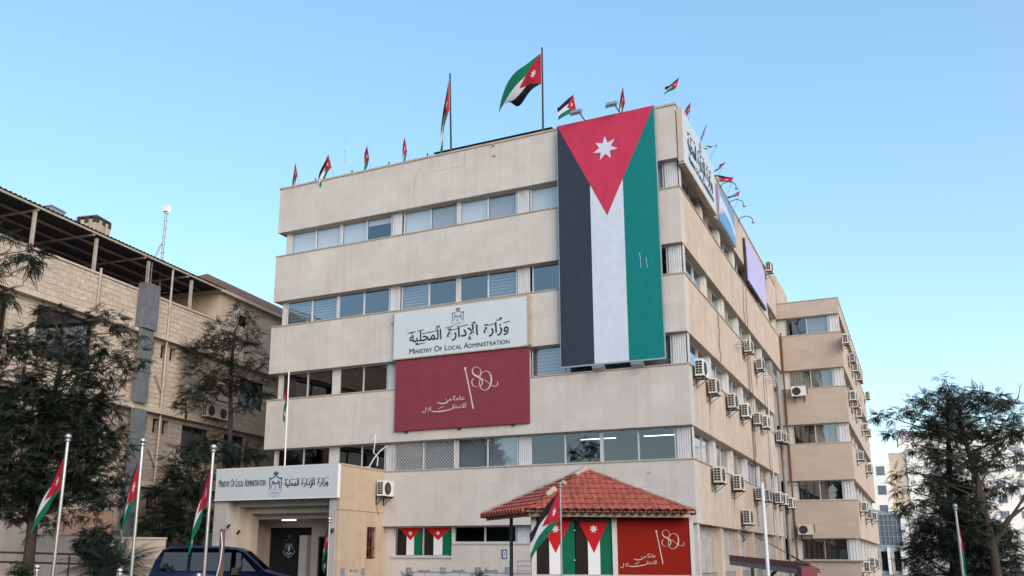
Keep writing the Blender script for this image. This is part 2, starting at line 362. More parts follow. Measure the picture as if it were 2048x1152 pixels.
def emblem(parent, T, nz, s, mats=('emblem_ink', 'emblem_blue', 'emblem_lilac')):
    """royal arms: crown over a mantle, eagle, shield and ribbon. T(x,y): x right, y up in emblem heights, s = height in metres"""
    mb = MB()
    def pl(pts, mi, lift=0.0): mb.poly([T(x, y)+Vector(nz)*lift for x, y in pts], nz, .008, mi)
    def st(pts, wd, mi): stroke(mb, [T(x, y) for x, y in pts], [q*s for q in wd], nz, mi, .016)
    # crown
    pl([(-.085, .86), (.085, .86), (.08, .835), (-.08, .835)], 0)
    for x in (-.08, -.045, 0, .045, .08): st([(x*.9, .86), (x*1.15, .91), (x*.75, .955)], [.022, .026, .02], 0)
    st([(0, .95), (0, 1.0)], [.03, .015], 0)
    # mantle edge
    for q in (-1, 1):
        st([(0, .81), (q*.09, .765), (q*.17, .72), (q*.25, .715), (q*.29, .74)], [.03, .035, .035, .05, .05], 0)
        st([(q*.275, .73), (q*.262, .62), (q*.275, .52), (q*.262, .42), (q*.27, .30)], [.05, .022, .04, .022, .03], 0)
        st([(q*.27, .32), (q*.30, .22), (q*.16, .10), (0, .0)], [.02, .02, .018, .02], 1)
        # wing
        pl([(q*.03, .52), (q*.09, .60), (q*.15, .64), (q*.17, .58), (q*.19, .50), (q*.205, .40), (q*.20, .30), (q*.165, .42), (q*.12, .50), (q*.06, .49)], 0)
        st([(q*.10, .57), (q*.155, .47), (q*.17, .36)], [.015, .02, .012], 1)
        st([(q*.04, .21), (q*.12, .19), (q*.17, .24)], [.03, .03, .015], 1)
    pl([(-.055, .50), (-.03, .56), (0, .60), (.03, .56), (.055, .50), (.05, .40), (0, .34), (-.05, .40)], 2)
    pl([(-.06, .42), (.06, .42), (.055, .30), (0, .24), (-.055, .30)], 1, .008); pl([(-.035, .40), (.035, .40), (.03, .31), (0, .27), (-.03, .31)], 2, .016)
    pl([(-.03, .52), (0, .57), (.03, .52), (0, .49)], 0, .008)
    st([(-.14, .20), (-.06, .155), (.06, .155), (.14, .20)], [.02, .035, .035, .02], 1); st([(-.02, .10), (.02, .10)], [.05, .05], 1)
    return mb.build('emblem', list(mats), parent)

def flat_flag(mb, org, xd, yd, wv, hv, tri, sc, sr, lift=.004):
    """upright hung flag: black, white and green upright stripes under a red triangle with a seven pointed star (materials 0..3)"""
    o, xd, yd = Vector(org), Vector(xd), Vector(yd); nz = xd.cross(yd)
    P = lambda a, b, k=0: o+xd*(a*wv)+yd*(b*hv)+nz*(k*lift)
    for i in range(3): mb.quad(P(i/3, 0), P((i+1)/3, 0), P((i+1)/3, 1), P(i/3, 1), i)
    mb.add([P(0, 1, 1), P(.5, 1-tri, 1), P(1, 1, 1)], [(0, 1, 2)], 3)
    c = P(.5, 1-sc, 2); pts = [c+(xd*math.sin(math.pi*k/7)+yd*math.cos(math.pi*k/7))*(sr if k % 2 == 0 else sr*.47) for k in range(14)]
    mb.add([c]+pts, [(0, 1+(k+1) % 14, 1+k) for k in range(14)], 1)
# ================================================================== ground
g = MB(); g.box((-900, -900, -.5), (900, 900, 0)); g.build('ground', 'asphalt', kind='structure')
g = MB(); g.box((-22, -6.5, .002), (12, 70, .14)); g.build('pavement', 'pave', kind='structure')

# ================================================================== the ministry block
SILL = [5.14, 8.64, 12.14, 15.64]; BOT = [2.90, 6.40, 9.91, 13.40, 16.87]; ROOF = 19.11
XL, YB, YT = -19.42, 22.1, 26.6
BLD = thing('office_building', 'five storey pale limestone office block with ribbon windows and fluted white panels', 'building', (-9.7, 0, 0))

def wall_mass():
    mb = MB()
    tops = SILL+[ROOF]
    for k, (b, t) in enumerate(zip(BOT, tops)):
        ye = YB if b < 12 else YT
        e = .012*(4-k)
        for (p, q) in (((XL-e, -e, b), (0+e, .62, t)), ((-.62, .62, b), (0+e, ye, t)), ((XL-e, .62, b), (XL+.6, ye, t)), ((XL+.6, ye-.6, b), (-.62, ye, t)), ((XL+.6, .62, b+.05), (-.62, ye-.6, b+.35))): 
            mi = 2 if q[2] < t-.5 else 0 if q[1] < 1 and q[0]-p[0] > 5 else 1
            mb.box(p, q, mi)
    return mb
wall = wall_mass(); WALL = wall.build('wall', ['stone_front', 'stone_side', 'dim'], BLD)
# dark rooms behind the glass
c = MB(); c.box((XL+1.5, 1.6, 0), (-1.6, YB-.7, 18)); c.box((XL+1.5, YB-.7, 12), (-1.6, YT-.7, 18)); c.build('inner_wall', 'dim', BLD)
# sill lips and parapet coping
lip = MB()
for k, t in enumerate(SILL+[ROOF]):
    e = .012*(4-k)+.035; ye = YB if t < 15 else YT; lo = .05 if k < 4 else .09
    lip.box((XL-e, -e, t+.003), (e, .30, t+lo)); lip.box((-.30, .302, t+.003), (e, ye, t+lo)); lip.box((XL-e, .302, t+.003), (XL+.3, ye, t+lo))
lip.build('coping', 'lip', BLD)

def blind_mesh(bl, O, xd, nz, x0, x1, h, kind, rng):
    """nz points out of the building; blinds hang behind the glass"""
    O, xd, nz = Vector(O), Vector(xd), Vector(nz); up = Vector((0, 0, 1)); D = -nz*.14
    mats = {'w': 0, 'g': 1, 's': 2, 'c': 3, 'b': 4}
    P = lambda a, z, d=0: O+xd*a+up*z+D-nz*d
    if kind in 'wg' or kind == 'h':
        z0 = {'w': 0, 'g': 0, 'h': h*.72}[kind]; mi = 0 if kind != 'g' else 1
        bl.quad(P(x0, z0), P(x1, z0), P(x1, h), P(x0, h), mi)
        bl.quad(P(x0, z0, .02), P(x1, z0, .02), P(x1, z0), P(x0, z0), mi)
    elif kind == 's':
        n = int(h/.125)
        for i in range(n):
            z = h*i/n; bl.quad(P(x0, z, .0), P(x1, z, .0), P(x1, z+h/n*1.02, .055), P(x0, z+h/n*1.02, .055), 2)
    elif kind == 'v':
        n = int(h/.055)
        for i in range(n):
            z = h*i/n; bl.quad(P(x0, z, .0), P(x1, z, .0), P(x1, z+h/n*.45, .03), P(x0, z+h/n*.45, .03), 1)
    elif kind == 'c':
        n = max(4, int((x1-x0)/.09)); xs = [x0+(x1-x0)*i/n for i in range(n+1)]; ds = [rng.uniform(0, .07) for _ in xs]
        for i in range(n): bl.quad(P(xs[i], 0, ds[i]), P(xs[i+1], 0, ds[i+1]), P(xs[i+1], h, ds[i+1]), P(xs[i], h, ds[i]), 3)
    elif kind == 'b': bl.quad(*[q + nz*.155 for q in (P(x0, .03), P(x1, .03), P(x1, h-.03), P(x0, h-.03))], 4)
RNG = random.Random(7)
def window(parent, O, xd, nz, wd, h, blinds, glass='glass', fw=.045, grille=None):
    """glass is the window; frame, blind and grille are its children"""
    O, xd, nz = Vector(O), Vector(xd), Vector(nz); up = Vector((0, 0, 1)); n = len(blinds); fr = frame_of(O, xd, -nz, up)
    gl = MB(); cw = wd/n
    for i in range(n):
        d = .028 if i % 2 else 0.0
        gl.quad(*[O+xd*a+up*z-nz*d for a, z in ((i*cw, .02), ((i+1)*cw, .02), ((i+1)*cw, h-.02), (i*cw, h-.02))])
    go = gl.build('window', glass, parent)
    f = MB(); y0, y1 = -.03, .06
    f.box((0, y0, 0), (wd, y1, fw), 0, fr); f.box((0, y0, h-fw), (wd, y1, h), 0, fr)
    f.box((0, y0, fw), (fw, y1, h-fw), 0, fr); f.box((wd-fw, y0, fw), (wd, y1, h-fw), 0, fr)
    for i in range(1, n):
        f.box((i*cw-fw*.55, y0+.01, fw), (i*cw+fw*.55, y1-.01, h-fw), 0, fr)
    f.build('window_frame', 'alu', go)
    if any(blinds):
        bl = MB()
        for i, k in enumerate(blinds):
            if k: blind_mesh(bl, O, xd, nz, i*cw+.02, (i+1)*cw-.02, h, k, RNG)
        bl.build('blind', ['blind_white', 'blind_grey', 'slat', 'curtain', 'board'], go)
    if grille == 'diamond':
        gm = MB(); step = .155; Pq = lambda a, z: O+xd*a+up*z+nz*.10; k = -h
        while k < wd:
            for sgn in (1, -1):
                a0, a1 = k, k+h; z0, z1 = (0, h) if sgn > 0 else (h, 0)
                t0 = max(0, (0-a0)/(a1-a0)); t1 = min(1, (wd-a0)/(a1-a0))
                if t1 > t0: gm.tube([Pq(a0+(a1-a0)*t, z0+(z1-z0)*t) for t in (t0, t1)], .011, 4)
            k += step
        for a in (0, wd/2, wd): gm.tube([Pq(a, 0), Pq(a, h)], .02, 4)
        for z in (0, h): gm.tube([Pq(0, z), Pq(wd, z)], .02, 4)
        gm.build('window_grille', 'alu', go)
    if grille == 'bars':
        gm = MB(); k = .1
        while k < wd: gm.tube([O+xd*k+nz*.06, O+xd*k+nz*.06+up*h], .009, 4); k += .11
        for z in (.1, h-.1): gm.tube([O+nz*.06+up*z, O+xd*wd+nz*.06+up*z], .012, 4)
        gm.build('window_grille', 'iron', go)
    return go
def fluted(parent, O, xd, nz, wd, h, mat='flute', pitch=.085):
    O, xd, nz = Vector(O), Vector(xd), Vector(nz); mb = MB(); up = Vector((0, 0, 1)); n = max(3, round(wd/pitch)); p = wd/n
    prof = []
    for i in range(n): prof += [(i*p, 0), (i*p+p*.30, .0), (i*p+p*.42, .035), (i*p+p*.88, .035)]
    prof.append((wd, 0)); vs = [O+xd*a+nz*d+up*z for z in (0, h) for a, d in prof]; m = len(prof)
    mb.add(vs, [(i, i+1, m+i+1, m+i) for i in range(m-1)]); return mb.build('fluted_panel', mat, parent)

FX, UPV = (1, 0, 0), (0, 0, 1); FN = (0, -1, 0); GY = .30
FRONT = {3: [(-18.80, 'ww'), (-15.88, 'wh'), (-12.50, 'wg'), (-9.66, 'wg'), (-6.32, 'ww'), (-3.45, 'ww')],
         2: [(-18.82, 'ss'), (-15.88, '  '), (-12.52, 's '), (-9.62, ' s'), (-6.26, '  '), (-3.45, '  ')],
         1: [(-18.83, '  '), (-15.64, '  '), (-12.54, '  '), (-9.66, '  '), (-6.32, 'ss'), (-3.45, 'gg')],
         0: [(-18.88, '  '), (-15.54, ' v'), (-12.68, 'gg'), (-9.64, 'gg'), (-6.42, '  '), (-3.46, '  ')]}
ENDS = [-16.0, -13.12, -9.76, -6.94, -3.50, -.64]
def pier(a, b, mat='pier_white', parent=None, nm='pier'):
    m_ = MB(); m_.box(a, b); return m_.build(nm, mat, parent or BLD)
for fl, row in FRONT.items():
    z = SILL[fl]+.05; h = BOT[fl+1]-z
    for (x, b), e in zip(row, ENDS):
        if fl >= 2 and e == -16.0: e = -15.94
        window(BLD, (x, GY, z), FX, FN, e-x, h, [None if q == ' ' else q for q in b], 'glass_clear' if (fl == 0 and x > -7) or fl == 3 else 'glass_reflect_dark' if fl < 2 and x < -13 else 'glass', grille='diamond' if (fl == 0 and -13 < x < -12) else None)
    for x0, x1 in ((-13.10, -12.58), (-6.92, -6.36), (-.62, -.10)): fluted(BLD, (x0, GY-.02, z), FX, FN, x1-x0, h)
    pier((XL+.35, GY-.04, z), (row[0][0]-.02, GY+.2, z+h-.003)); pier((-.09, GY-.04, z), (-.02, GY+.25, z+h-.003))
    pier((ENDS[0]+.0 if fl < 2 else -15.94, GY-.03, z), (row[1][0], GY+.1, z+h-.003)); pier((-9.76, GY-.03, z), (row[3][0], GY+.1, z+h-.003)); pier((-3.50, GY-.03, z), (row[5][0], GY+.1, z+h-.003))
# right-hand face
BAYS = [(.32, 4.5), (5.0, 8.3), (8.8, 11.95), (12.5, 15.55), (16.1, 19.2), (19.75, 22.9), (23.5, 26.4)]
SD, SN = (0, 1, 0), (1, 0, 0); GX = -.30
sideb = {3: ['b g', 'bc', 'c ', ' c', 'gc', 'cg', '  '], 2: ['b  ', 'b ', 'bg', 'cc', ' c', 'g ', '  '], 1: ['  c', ' w', 'cc', 'gc', 'c ', 'cc', ''], 0: ['w c', 'wc', 'bw', 'cg', 'cb', ' c', '']}
for fl in range(4):
    z = SILL[fl]+.05; h = BOT[fl+1]-z
    for i, (a, b) in enumerate(BAYS):
        if fl < 2 and i == 6: continue
        if fl < 2 and i == 5: b = 21.6
        window(BLD, (GX, a, z), SD, SN, b-a, h, [None if q == ' ' else q for q in sideb[fl][i]])
        if i: pier((GX-.1, BAYS[i-1][1] if not (fl < 2 and i == 6) else a, z), (GX+.16, a, z+h-.003))
    pier((GX-.1, .26, z), (GX+.25, .32, z+h-.003))
    pier((GX-.1, 21.6 if fl < 2 else 26.4, z), (GX+.2, 22.05 if fl < 2 else 26.55, z+h-.003))
# ground storey of the right-hand face: sheeted bays between piers
for i, (a, b) in enumerate(BAYS[:6]):
    b = min(b, 21.6); fluted(BLD, (GX, a, 1.15), SD, SN, b-a, 1.72, 'flute_dirty', .15)
    pier((GX-.1, b, 0), (GX+.26, BAYS[i+1][0] if i < 5 else 22.05, 2.897), 'stone_side')
    k = MB(); k.box((GX-.05, a, 0), (GX+.06, b, 1.13)); k.build('base_panel', 'concrete', BLD)
# ground storey of the front
gw = MB(); Yg = .24
def cells(mb, x0, x1, z0, z1, holes, Pf, mi=0):
    xs = sorted({x0, x1, *[q for h in holes for q in h[:2]]}); zs = sorted({z0, z1, *[q for h in holes for q in h[2:]]})
    for i in range(len(xs)-1):
        for j in range(len(zs)-1):
            cx, cz = (xs[i]+xs[i+1])/2, (zs[j]+zs[j+1])/2
            if not any(h[0] < cx < h[1] and h[2] < cz < h[3] for h in holes): Pf(mb, xs[i], xs[i+1], zs[j], zs[j+1], mi)
H0 = [(-12.60, -9.86, 1.70, 2.897), (-9.80, -6.42, 2.24, 2.897)]
cells(gw, XL+.2, 0, 0, 2.897, H0, lambda mb, a, b, c_, d, mi: mb.box((a, Yg, c_), (b, Yg+.3, d), mi))
gw.build('ground_floor_wall', 'stone_front', BLD)
for q, (a, b, bl) in enumerate(((-12.60, -9.86, '  '), (-9.80, -7.05, '  '))):
    z0 = 1.70 if q == 0 else 2.24
    wo = window(BLD, (a, Yg+.12, z0), FX, FN, b-a, 2.89-z0, [None, None])
    if q == 0:
        for i in range(2):
            s = MB(); cw = (b-a)/2; flat_flag(s, (a+i*cw+.10+.14*(i == 0), Yg+.10-.03, z0+.05), FX, UPV, cw-.15-.14*(i == 0), 2.89-z0-.10, .46, .20, .10, .003)
            s.build('window_sticker', ['k_black', 'k_white', 'k_green', 'k_red'], wo)
fluted(BLD, (-7.03, Yg+.10, 2.24), FX, FN, .6, .65)
sl = MB(); sl.box((-12.66, Yg-.05, 1.63), (-9.82, Yg+.02, 1.697)); sl.box((-9.80, Yg-.04, 2.17), (-6.40, Yg+.02, 2.237)); sl.build('sill', 'alu', BLD)
# strip lamps in the first floor room
for x, y in ((-3.9, 1.15), (-1.35, 1.15)):
    lm = MB(); lm.tube([(x-.72, y, 6.22), (x+.72, y, 6.22)], .018, 8)
    if 'lamp' not in M:
        k = NT('lit fluorescent tube'); k.b.inputs['Emission Color'].default_value = (1, .97, .9, 1); k.b.inputs['Emission Strength'].default_value = 1.3; M['lamp'] = k.m
    lm.build('ceiling_lamp', 'lamp', BLD)
# stair penthouse and plant room on the roof, grey service shaft in the corner
p = MB(); p.box((-3.2, 27.6, 15), (-.02, 33.2, 20.15)); p.build('stair_penthouse', 'stone_side', BLD)
a0, a1 = on_y(866, 303, 4.2), on_y(1092, 258, 4.2)
p = MB(); zt = a1.z+.30; p.box((a0.x+.5, 4.4, 18.5), (a1.x-.5, 10, zt-.25)); p.build('plant_room', 'concrete', BLD)
p = MB(); p.poly([(a0.x, 4.2, zt-.25), (a1.x+.3, 4.2, zt-.25), (a1.x-.5, 5.5, zt+.30), (a0.x+1.0, 5.5, zt+.30)], (0, 1, 0), 5); p.build('plant_room_roof', 'sheet', BLD)
p = MB(); p.box((-1.6, 22.2, 0), (-.55, 26.58, 13.3)); p.box((-.54, 22.6, 0), (-.12, 23.7, 13.36)); p.tube([(.0, 24.6, 0), (.0, 24.6, 13.0)], .12, 10); p.build('service_shaft', 'concrete', BLD)
# facade cracks, joints, anchor stubs left in the stone
cr = [(843, 318), (838, 338), (832, 356), (828, 376), (825, 400)]
p = MB(); stroke(p, [on_y(u, v, -.001) for u, v in cr], [.02]*5, (0, -1, 0), 0, .003); p.build('wall_crack', 'lip', BLD); p = MB()
for (u, v), (u2, v2) in (((867, 314), (868, 343)), ((868, 343), (929, 331)), ((929, 331), (929, 300))): stroke(p, [on_y(u, v, -.001), on_y(u2, v2, -.001)], [.022, .022], (0, -1, 0), 0, .003)
p.build('wall_mark', 'lip', BLD)
for u, v in ((988, 290), (989, 311), (785, 648), (1117, 965), (1298, 946)): q = on_y(u, v, -.002); p = MB(); p.box((q.x-.05, -.06, q.z-.05), (q.x+.05, .02, q.z+.05)); p.build('wall_anchor', 'lip', BLD)
# loose cables and pipes down the side
p = MB()
for y, z0, z1 in ((13.2, 3.2, 15.4), (13.5, 4.2, 12.0), (14.1, 6.6, 15.5), (18.4, 3.0, 12.0), (6.1, 9.9, 12.0)):
    pts = [(.05+RNG.uniform(0, .03), y+RNG.uniform(-.12, .12), z0+(z1-z0)*i/9) for i in range(10)]; p = MB(); p.tube(pts, .014, 5); p.build('cable', 'iron', BLD)
p = MB(); p.tube([(.06, 19.4, 2.2), (.06, 19.4, 12.0)], .05, 8); p.build('drain_pipe', 'galv', BLD); p = MB(); p.tube([(.05, 9.3, 2.9), (.05, 8.9, 2.4), (.3, 8.0, 2.5), (.35, 6.0, 2.75), (.05, 2.0, 2.88)], .02, 6)
p.build('cable', 'iron', BLD)

# ------------------------------------------------------------------ side wing
WY, WX, WE = 26.72, 3.71, 53.0
WNG = thing('office_wing', 'tan stone side wing with a lower roof at right angles to the main block', 'building', (1.8, WY, 0))
mb = MB(); wt = SILL+[17.87]
for k, (b, t) in enumerate(zip(BOT, wt)):
    e = .02*(4-k)
    mb.box((-3, WY-e, b), (WX+e, WY+.6, t), 0); mb.box((WX-.6, WY+.6, b), (WX+e, WE, t), 1); mb.box((-3, WY+.6, b+.05), (WX-.6, WE, b+.3), 2)
mb.box((-3, WY+.1, 0), (WX, WY+.6, 1.55), 0); mb.box((WX-.6, WY+.6, 0), (WX, WE, 1.55), 1); mb.box((-3, WE-.5, .0), (WX-.62, WE-.1, 17.8), 1)
mb.build('wall', ['stone_wing', 'stone_side', 'dim'], WNG)
lip = MB()
for k, t in enumerate([1.55]+wt):
    e = .03+.02*(5-k); lip.box((-3, WY-e, t+.003), (WX+e, WY+.3, t+.06)); lip.box((WX-.3, WY+.302, t+.003), (WX+e, WE, t+.06))
lip.build('coping', 'lip', WNG)
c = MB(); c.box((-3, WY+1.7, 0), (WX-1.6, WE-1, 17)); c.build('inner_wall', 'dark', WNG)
wb = ['  ', '  ', ' c', 'cc', ' g']
for fl, (z, h) in enumerate([(1.62, 1.27)]+[(s+.06, BOT[i+1]-s-.06) for i, s in enumerate(SILL)]):
    window(WNG, (.42, WY+.3, z), FX, FN, 2.62, h, [None if q == ' ' else q for q in wb[fl]], grille='bars' if fl == 0 else None)
    fluted(WNG, (3.06, WY+.28, z), FX, FN, .5, h, 'flute', .16); pier((-.4, WY+.27, z), (.40, WY+.4, z+h-.003), parent=WNG); pier((3.58, WY+.27, z), (3.68, WY+.5, z+h-.003), parent=WNG)
    y = WY+.55
    while y < WE-3.5:
        window(WNG, (WX-.3, y, z), SD, SN, 3.1, h, [RNG.choice([None, 'c', 'g', 'b', None]) for _ in 'ab']); pier((WX-.4, y+3.1, z), (WX-.20, y+3.6, z+h-.003), parent=WNG); y += 3.6
p = MB(); p.tube([(.14, WY-.12, 0), (.14, WY-.12, 15.9)], .06, 8); p.tube([(-.02, WY-.3, 6.1), (.5, WY-.35, 6.1), (.95, WY-.3, 6.2)], .02, 6); p.build('drain_pipe', 'rust', WNG)

# ------------------------------------------------------------------ entrance portico
PX0, PX1, PYF = -19.22, -12.95, -3.22
POR = thing('entrance_portico', 'tan plaster entrance porch with stepped door surround and flat roof', 'portico', ((PX0+PX1)/2, PYF, 0))
mb = MB(); PT = 5.16
x0, x1 = -18.52, -13.42
mb.box((PX0, PYF, 0), (x0, PYF+.5, 3.95), 0); mb.box((x1, PYF, 0), (PX1-.14, PYF+.5, 3.95), 0); mb.box((PX0, PYF, 3.952), (PX1-.14, PYF+.5, PT), 0)
for i, (d, ins, zt) in enumerate(((.5, .22, 3.66), (1.0, .42, 3.40))):
    y0 = PYF+d; a, b = x0+ins, x1-ins*.35
    mb.box((PX0+.02, y0+.003, 0), (a, y0+.5, zt), 1); mb.box((b, y0+.003, 0), (PX1-.16, y0+.5, zt), 0); mb.box((PX0+.02, y0+.003, zt), (PX1-.16, y0+.5, PT-.55), 0)
mb.box((PX0+.02, PYF+1.5, 3.2), (PX1-.2, .2, PT-.5), 0)
mb.box((PX0, PYF+1.503, 0), (PX0+.3, .2, 3.2), 1)
mb.build('wall', ['plaster_grey', 'plaster_beige'], POR)
# side wall, upper part oversails, slit window
mb = MB(); yc = lambda u: on_x(u, 1100, PX1).y
wy0, wy1, wz0, wz1 = on_x(734, 1100, PX1).y, on_x(752, 1100, PX1).y, on_x(740, 1118, PX1).z, on_x(740, 1054, PX1).z
cells(mb, PYF+.03, .23, 0, 3.45, [(wy0, wy1, wz0, wz1)], lambda m_, a, b, c_, d, mi: m_.box((PX1-.20, a, c_), (PX1-.03, b, d), 0))
mb.box((PX1-.138, PYF, 3.453), (PX1, -.001, PT), 0); mb.box((PX1-.55, wy0-.3, wz0-.2), (PX1-.5, wy1+.3, wz1+.2), 1)
mb.build('side_wall', ['plaster_tan', 'dark'], POR)
mb = MB(); ym = (wy0+wy1)/2
for k in range(4): y = wy0+(wy1-wy0)*(k+.5)/4; mb.tube([(PX1-.08, y, wz0), (PX1-.08, y, wz1)], .016, 6)
for z in (wz0+.08, wz0+.45, wz1-.08): mb.tube([(PX1-.08, wy0, z), (PX1-.08, wy1, z)], .018, 6)
mb.tube([(PX1-.08, ym+.11*math.cos(t), wz1-.28+.11*math.sin(t)) for t in [i*.5236 for i in range(13)]], .014, 5)
mb.build('window_grille', plain('red brown iron', (.17, .035, .03), .6), POR)
mb = MB(); mb.box((PX0-.03, PYF-.02, PT+.003), (PX1+.03, PYF+.52, PT+.07)); mb.box((PX1-.17, PYF+.523, PT+.003), (PX1+.03, -.002, PT+.07)); mb.build('coping', 'lip', POR)
# hall: back wall, glazed door with the arms, pale lamps
mb = MB(); mb.box((PX0+.3, .14, 0), (PX1-.2, .2, 3.2)); mb.build('hall_wall', 'dark', POR)
mb = MB(); mb.box((-16.95, -.35, 0), (-16.55, .13, 2.55)); mb.box((-16.0, -.25, 2.5), (-13.3, .13, 3.18)); mb.box((-16.4, -.25, 0), (-16.0, .13, 3.18)); mb.build('hall_pillar', 'plaster_grey', POR)
mb = MB(); mb.quad((-15.95, -.26, .1), (-13.4, -.26, .1), (-13.4, -.26, 2.48), (-15.95, -.26, 2.48)); do = mb.build('door', 'glass_dark', POR)
mb = MB()
for x in (-15.95, -14.7, -13.42): mb.box((x-.04, -.30, .1), (x+.04, -.27, 2.48))
mb.box((-15.95, -.30, 2.44), (-13.4, -.27, 2.5)); mb.build('door_frame', 'iron', do)
ec = on_y(577, 1128, -.3); emblem(do, lambda x, y: Vector((ec.x+x*1.0, -.31, 1.62+y*1.0)), (0, -1, 0), 1.0)
for x in (-17.0, -14.2):
    mb = MB(); mb.box((x-.32, -1.15, 3.15), (x+.32, -1.0, 3.19)); mb.build('ceiling_lamp', 'lamp', POR)
mb = MB(); hq = [on_y(u, v, -.6) for u, v in ((737, 936), (748, 917), (760, 902), (771, 894), (775, 893))]; mb.tube(hq, .028, 6)
mb.tube([on_y(u, v, -.4) for u, v in ((751, 868), (750, 885), (747, 905), (756, 915), (754, 932))], .02, 5); mb.build('hose', 'white', POR)
# lettered porch sign
SGY = PYF-.16
SG = thing('entrance_sign', 'long pale blue sign with royal arms and two scripts over the porch entrance', 'sign', (-16.1, SGY, 4.5))
a, b = on_y(433.5, 939.8, SGY), on_y(673.5, 995, SGY); sx0, sx1, sz0, sz1 = a.x, b.x, 3.92, 5.16
mb = MB(); mb.box((sx0, SGY, sz0), (sx1, PYF-.003, sz1)); mb.build('panel', 'sign_white', SG)
mb = MB()
for p_, q in (((sx0-.02, SGY-.01, sz0-.03), (sx1+.03, PYF, sz0-.001)), ((sx0-.02, SGY-.01, sz1+.001), (sx1+.03, PYF, sz1+.03)), ((sx1+.001, SGY-.01, sz0), (sx1+.03, PYF-.003, sz1))): mb.box(p_, q)
mb.build('edge_trim', 'white', SG)
mb = MB(); bx = lambda X, Y: on_y(420+X/7.585, 920+Y/7.585, SGY)
o = bx(135, 408); write(mb, 'Ministry Of Local Administration', (o.x, SGY, bx(480, 402).z), FX, UPV, .3, .46, small_caps=.74, x0=0, x1=bx(842, 380).x-o.x)
zb = bx(1400, 385).z
for wd_, xa, xb in ((W_MAHALLIYA, 1130, 1350), (W_IDARA, 1385, 1590), (W_WIZARA, 1628, 1795)):
    o = bx(xa, 390); hh = .30; write(mb, wd_, (o.x, SGY, zb), FX, UPV, .3, hh*1.1, x0=0, x1=bx(xb, 390).x-o.x, bold=.02)
    marks(mb, [('-', .12, .86), ('-', .45, .80), ('-', .75, .84), ('.', .95, .95)], lambda x, y, o=o, w_=(bx(xb, 390).x-o.x): Vector((o.x+x*w_, SGY, zb+y*hh)), hh*1.0, (0, -1, 0))
mb.build('lettering', 'black_text', SG)
ec = bx(985, 565); eh = bx(985, 165).z-ec.z
emblem(SG, lambda x, y: Vector((ec.x+x*eh*1.03, SGY, ec.z+y*eh)), (0, -1, 0), eh)

# ------------------------------------------------------------------ name board, maroon board, tall flag banner
def board(name, label, cat, x0, x1, z0, z1, th, mat):
    t = thing(name, label, cat, ((x0+x1)/2, 0, z0)); mb = MB(); mb.box((x0, -th, z0), (x1, -.058, z1)); mb.build('panel', mat, t); return t
NB = board('name_board', 'white name board with arms and black lettering above the maroon board', 'sign', -12.56, -6.28, 9.95, 12.0, .22, 'sign_white')
Y0 = -.222; wx = lambda X, Y: on_y(780+X/7.062, 590+Y/7.062, Y0)
mb = MB(); mb.box((-12.60, -.23, 9.90), (-6.24, -.06, 9.948)); mb.box((-12.60, -.23, 12.002), (-6.24, -.06, 12.03)); mb.box((-6.278, -.24, 9.95), (-6.16, -.05, 12.0)); mb.build('edge_trim', 'cement', NB)
mb = MB(); zb = wx(1485, 532).z; ah = wx(1480, 405).z-zb; hs = ah/.714
for wd_, xa, xb, mk in ((W_MAHALLIYA, 280, 728, [('-', .06, .80), ('w', .34, .86), ('-', .52, .62), ('-', .74, .66), ('o', .88, 1.02), ('-', .36, -.22)]),
                        (W_IDARA, 808, 1243, [('-', .07, .86), ('-', .22, .62), ('-', .55, .84), ('o', .85, .98)]),
                        (W_WIZARA, 1325, 1680, [('-', .30, .66), ('w', .60, .95), ('-', .92, .72), ('.', .68, 1.1)])):
    o = wx(xa, 560); wdt = wx(xb, 560).x-o.x; write(mb, wd_, (o.x, Y0, zb), FX, UPV, 1, hs*1.15, x0=0, x1=wdt, slant=-.04, bold=.012)
    marks(mb, mk, lambda x, y, o=o, w_=wdt: Vector((o.x+x*w_, Y0, zb+y*hs)), hs, (0, -1, 0))
o = wx(275, 832); x1_ = wx(1688, 690).x
write(mb, 'Ministry Of Local Administration', (o.x, Y0, (o.z+wx(1686, 690).z)/2), FX, UPV, 1, (wx(300, 758).z-o.z)/.69*1.08, small_caps=.74, x0=0, x1=x1_-o.x)
mb.build('lettering', 'black_text', NB)
ec = wx(960, 445); eh = wx(958, 172).z-ec.z
emblem(NB, lambda x, y: Vector((ec.x+x*eh*1.15, Y0, ec.z+y*eh)), (0, -1, 0), eh, ('emblem_grey', 'emblem_blue', 'emblem_lilac'))

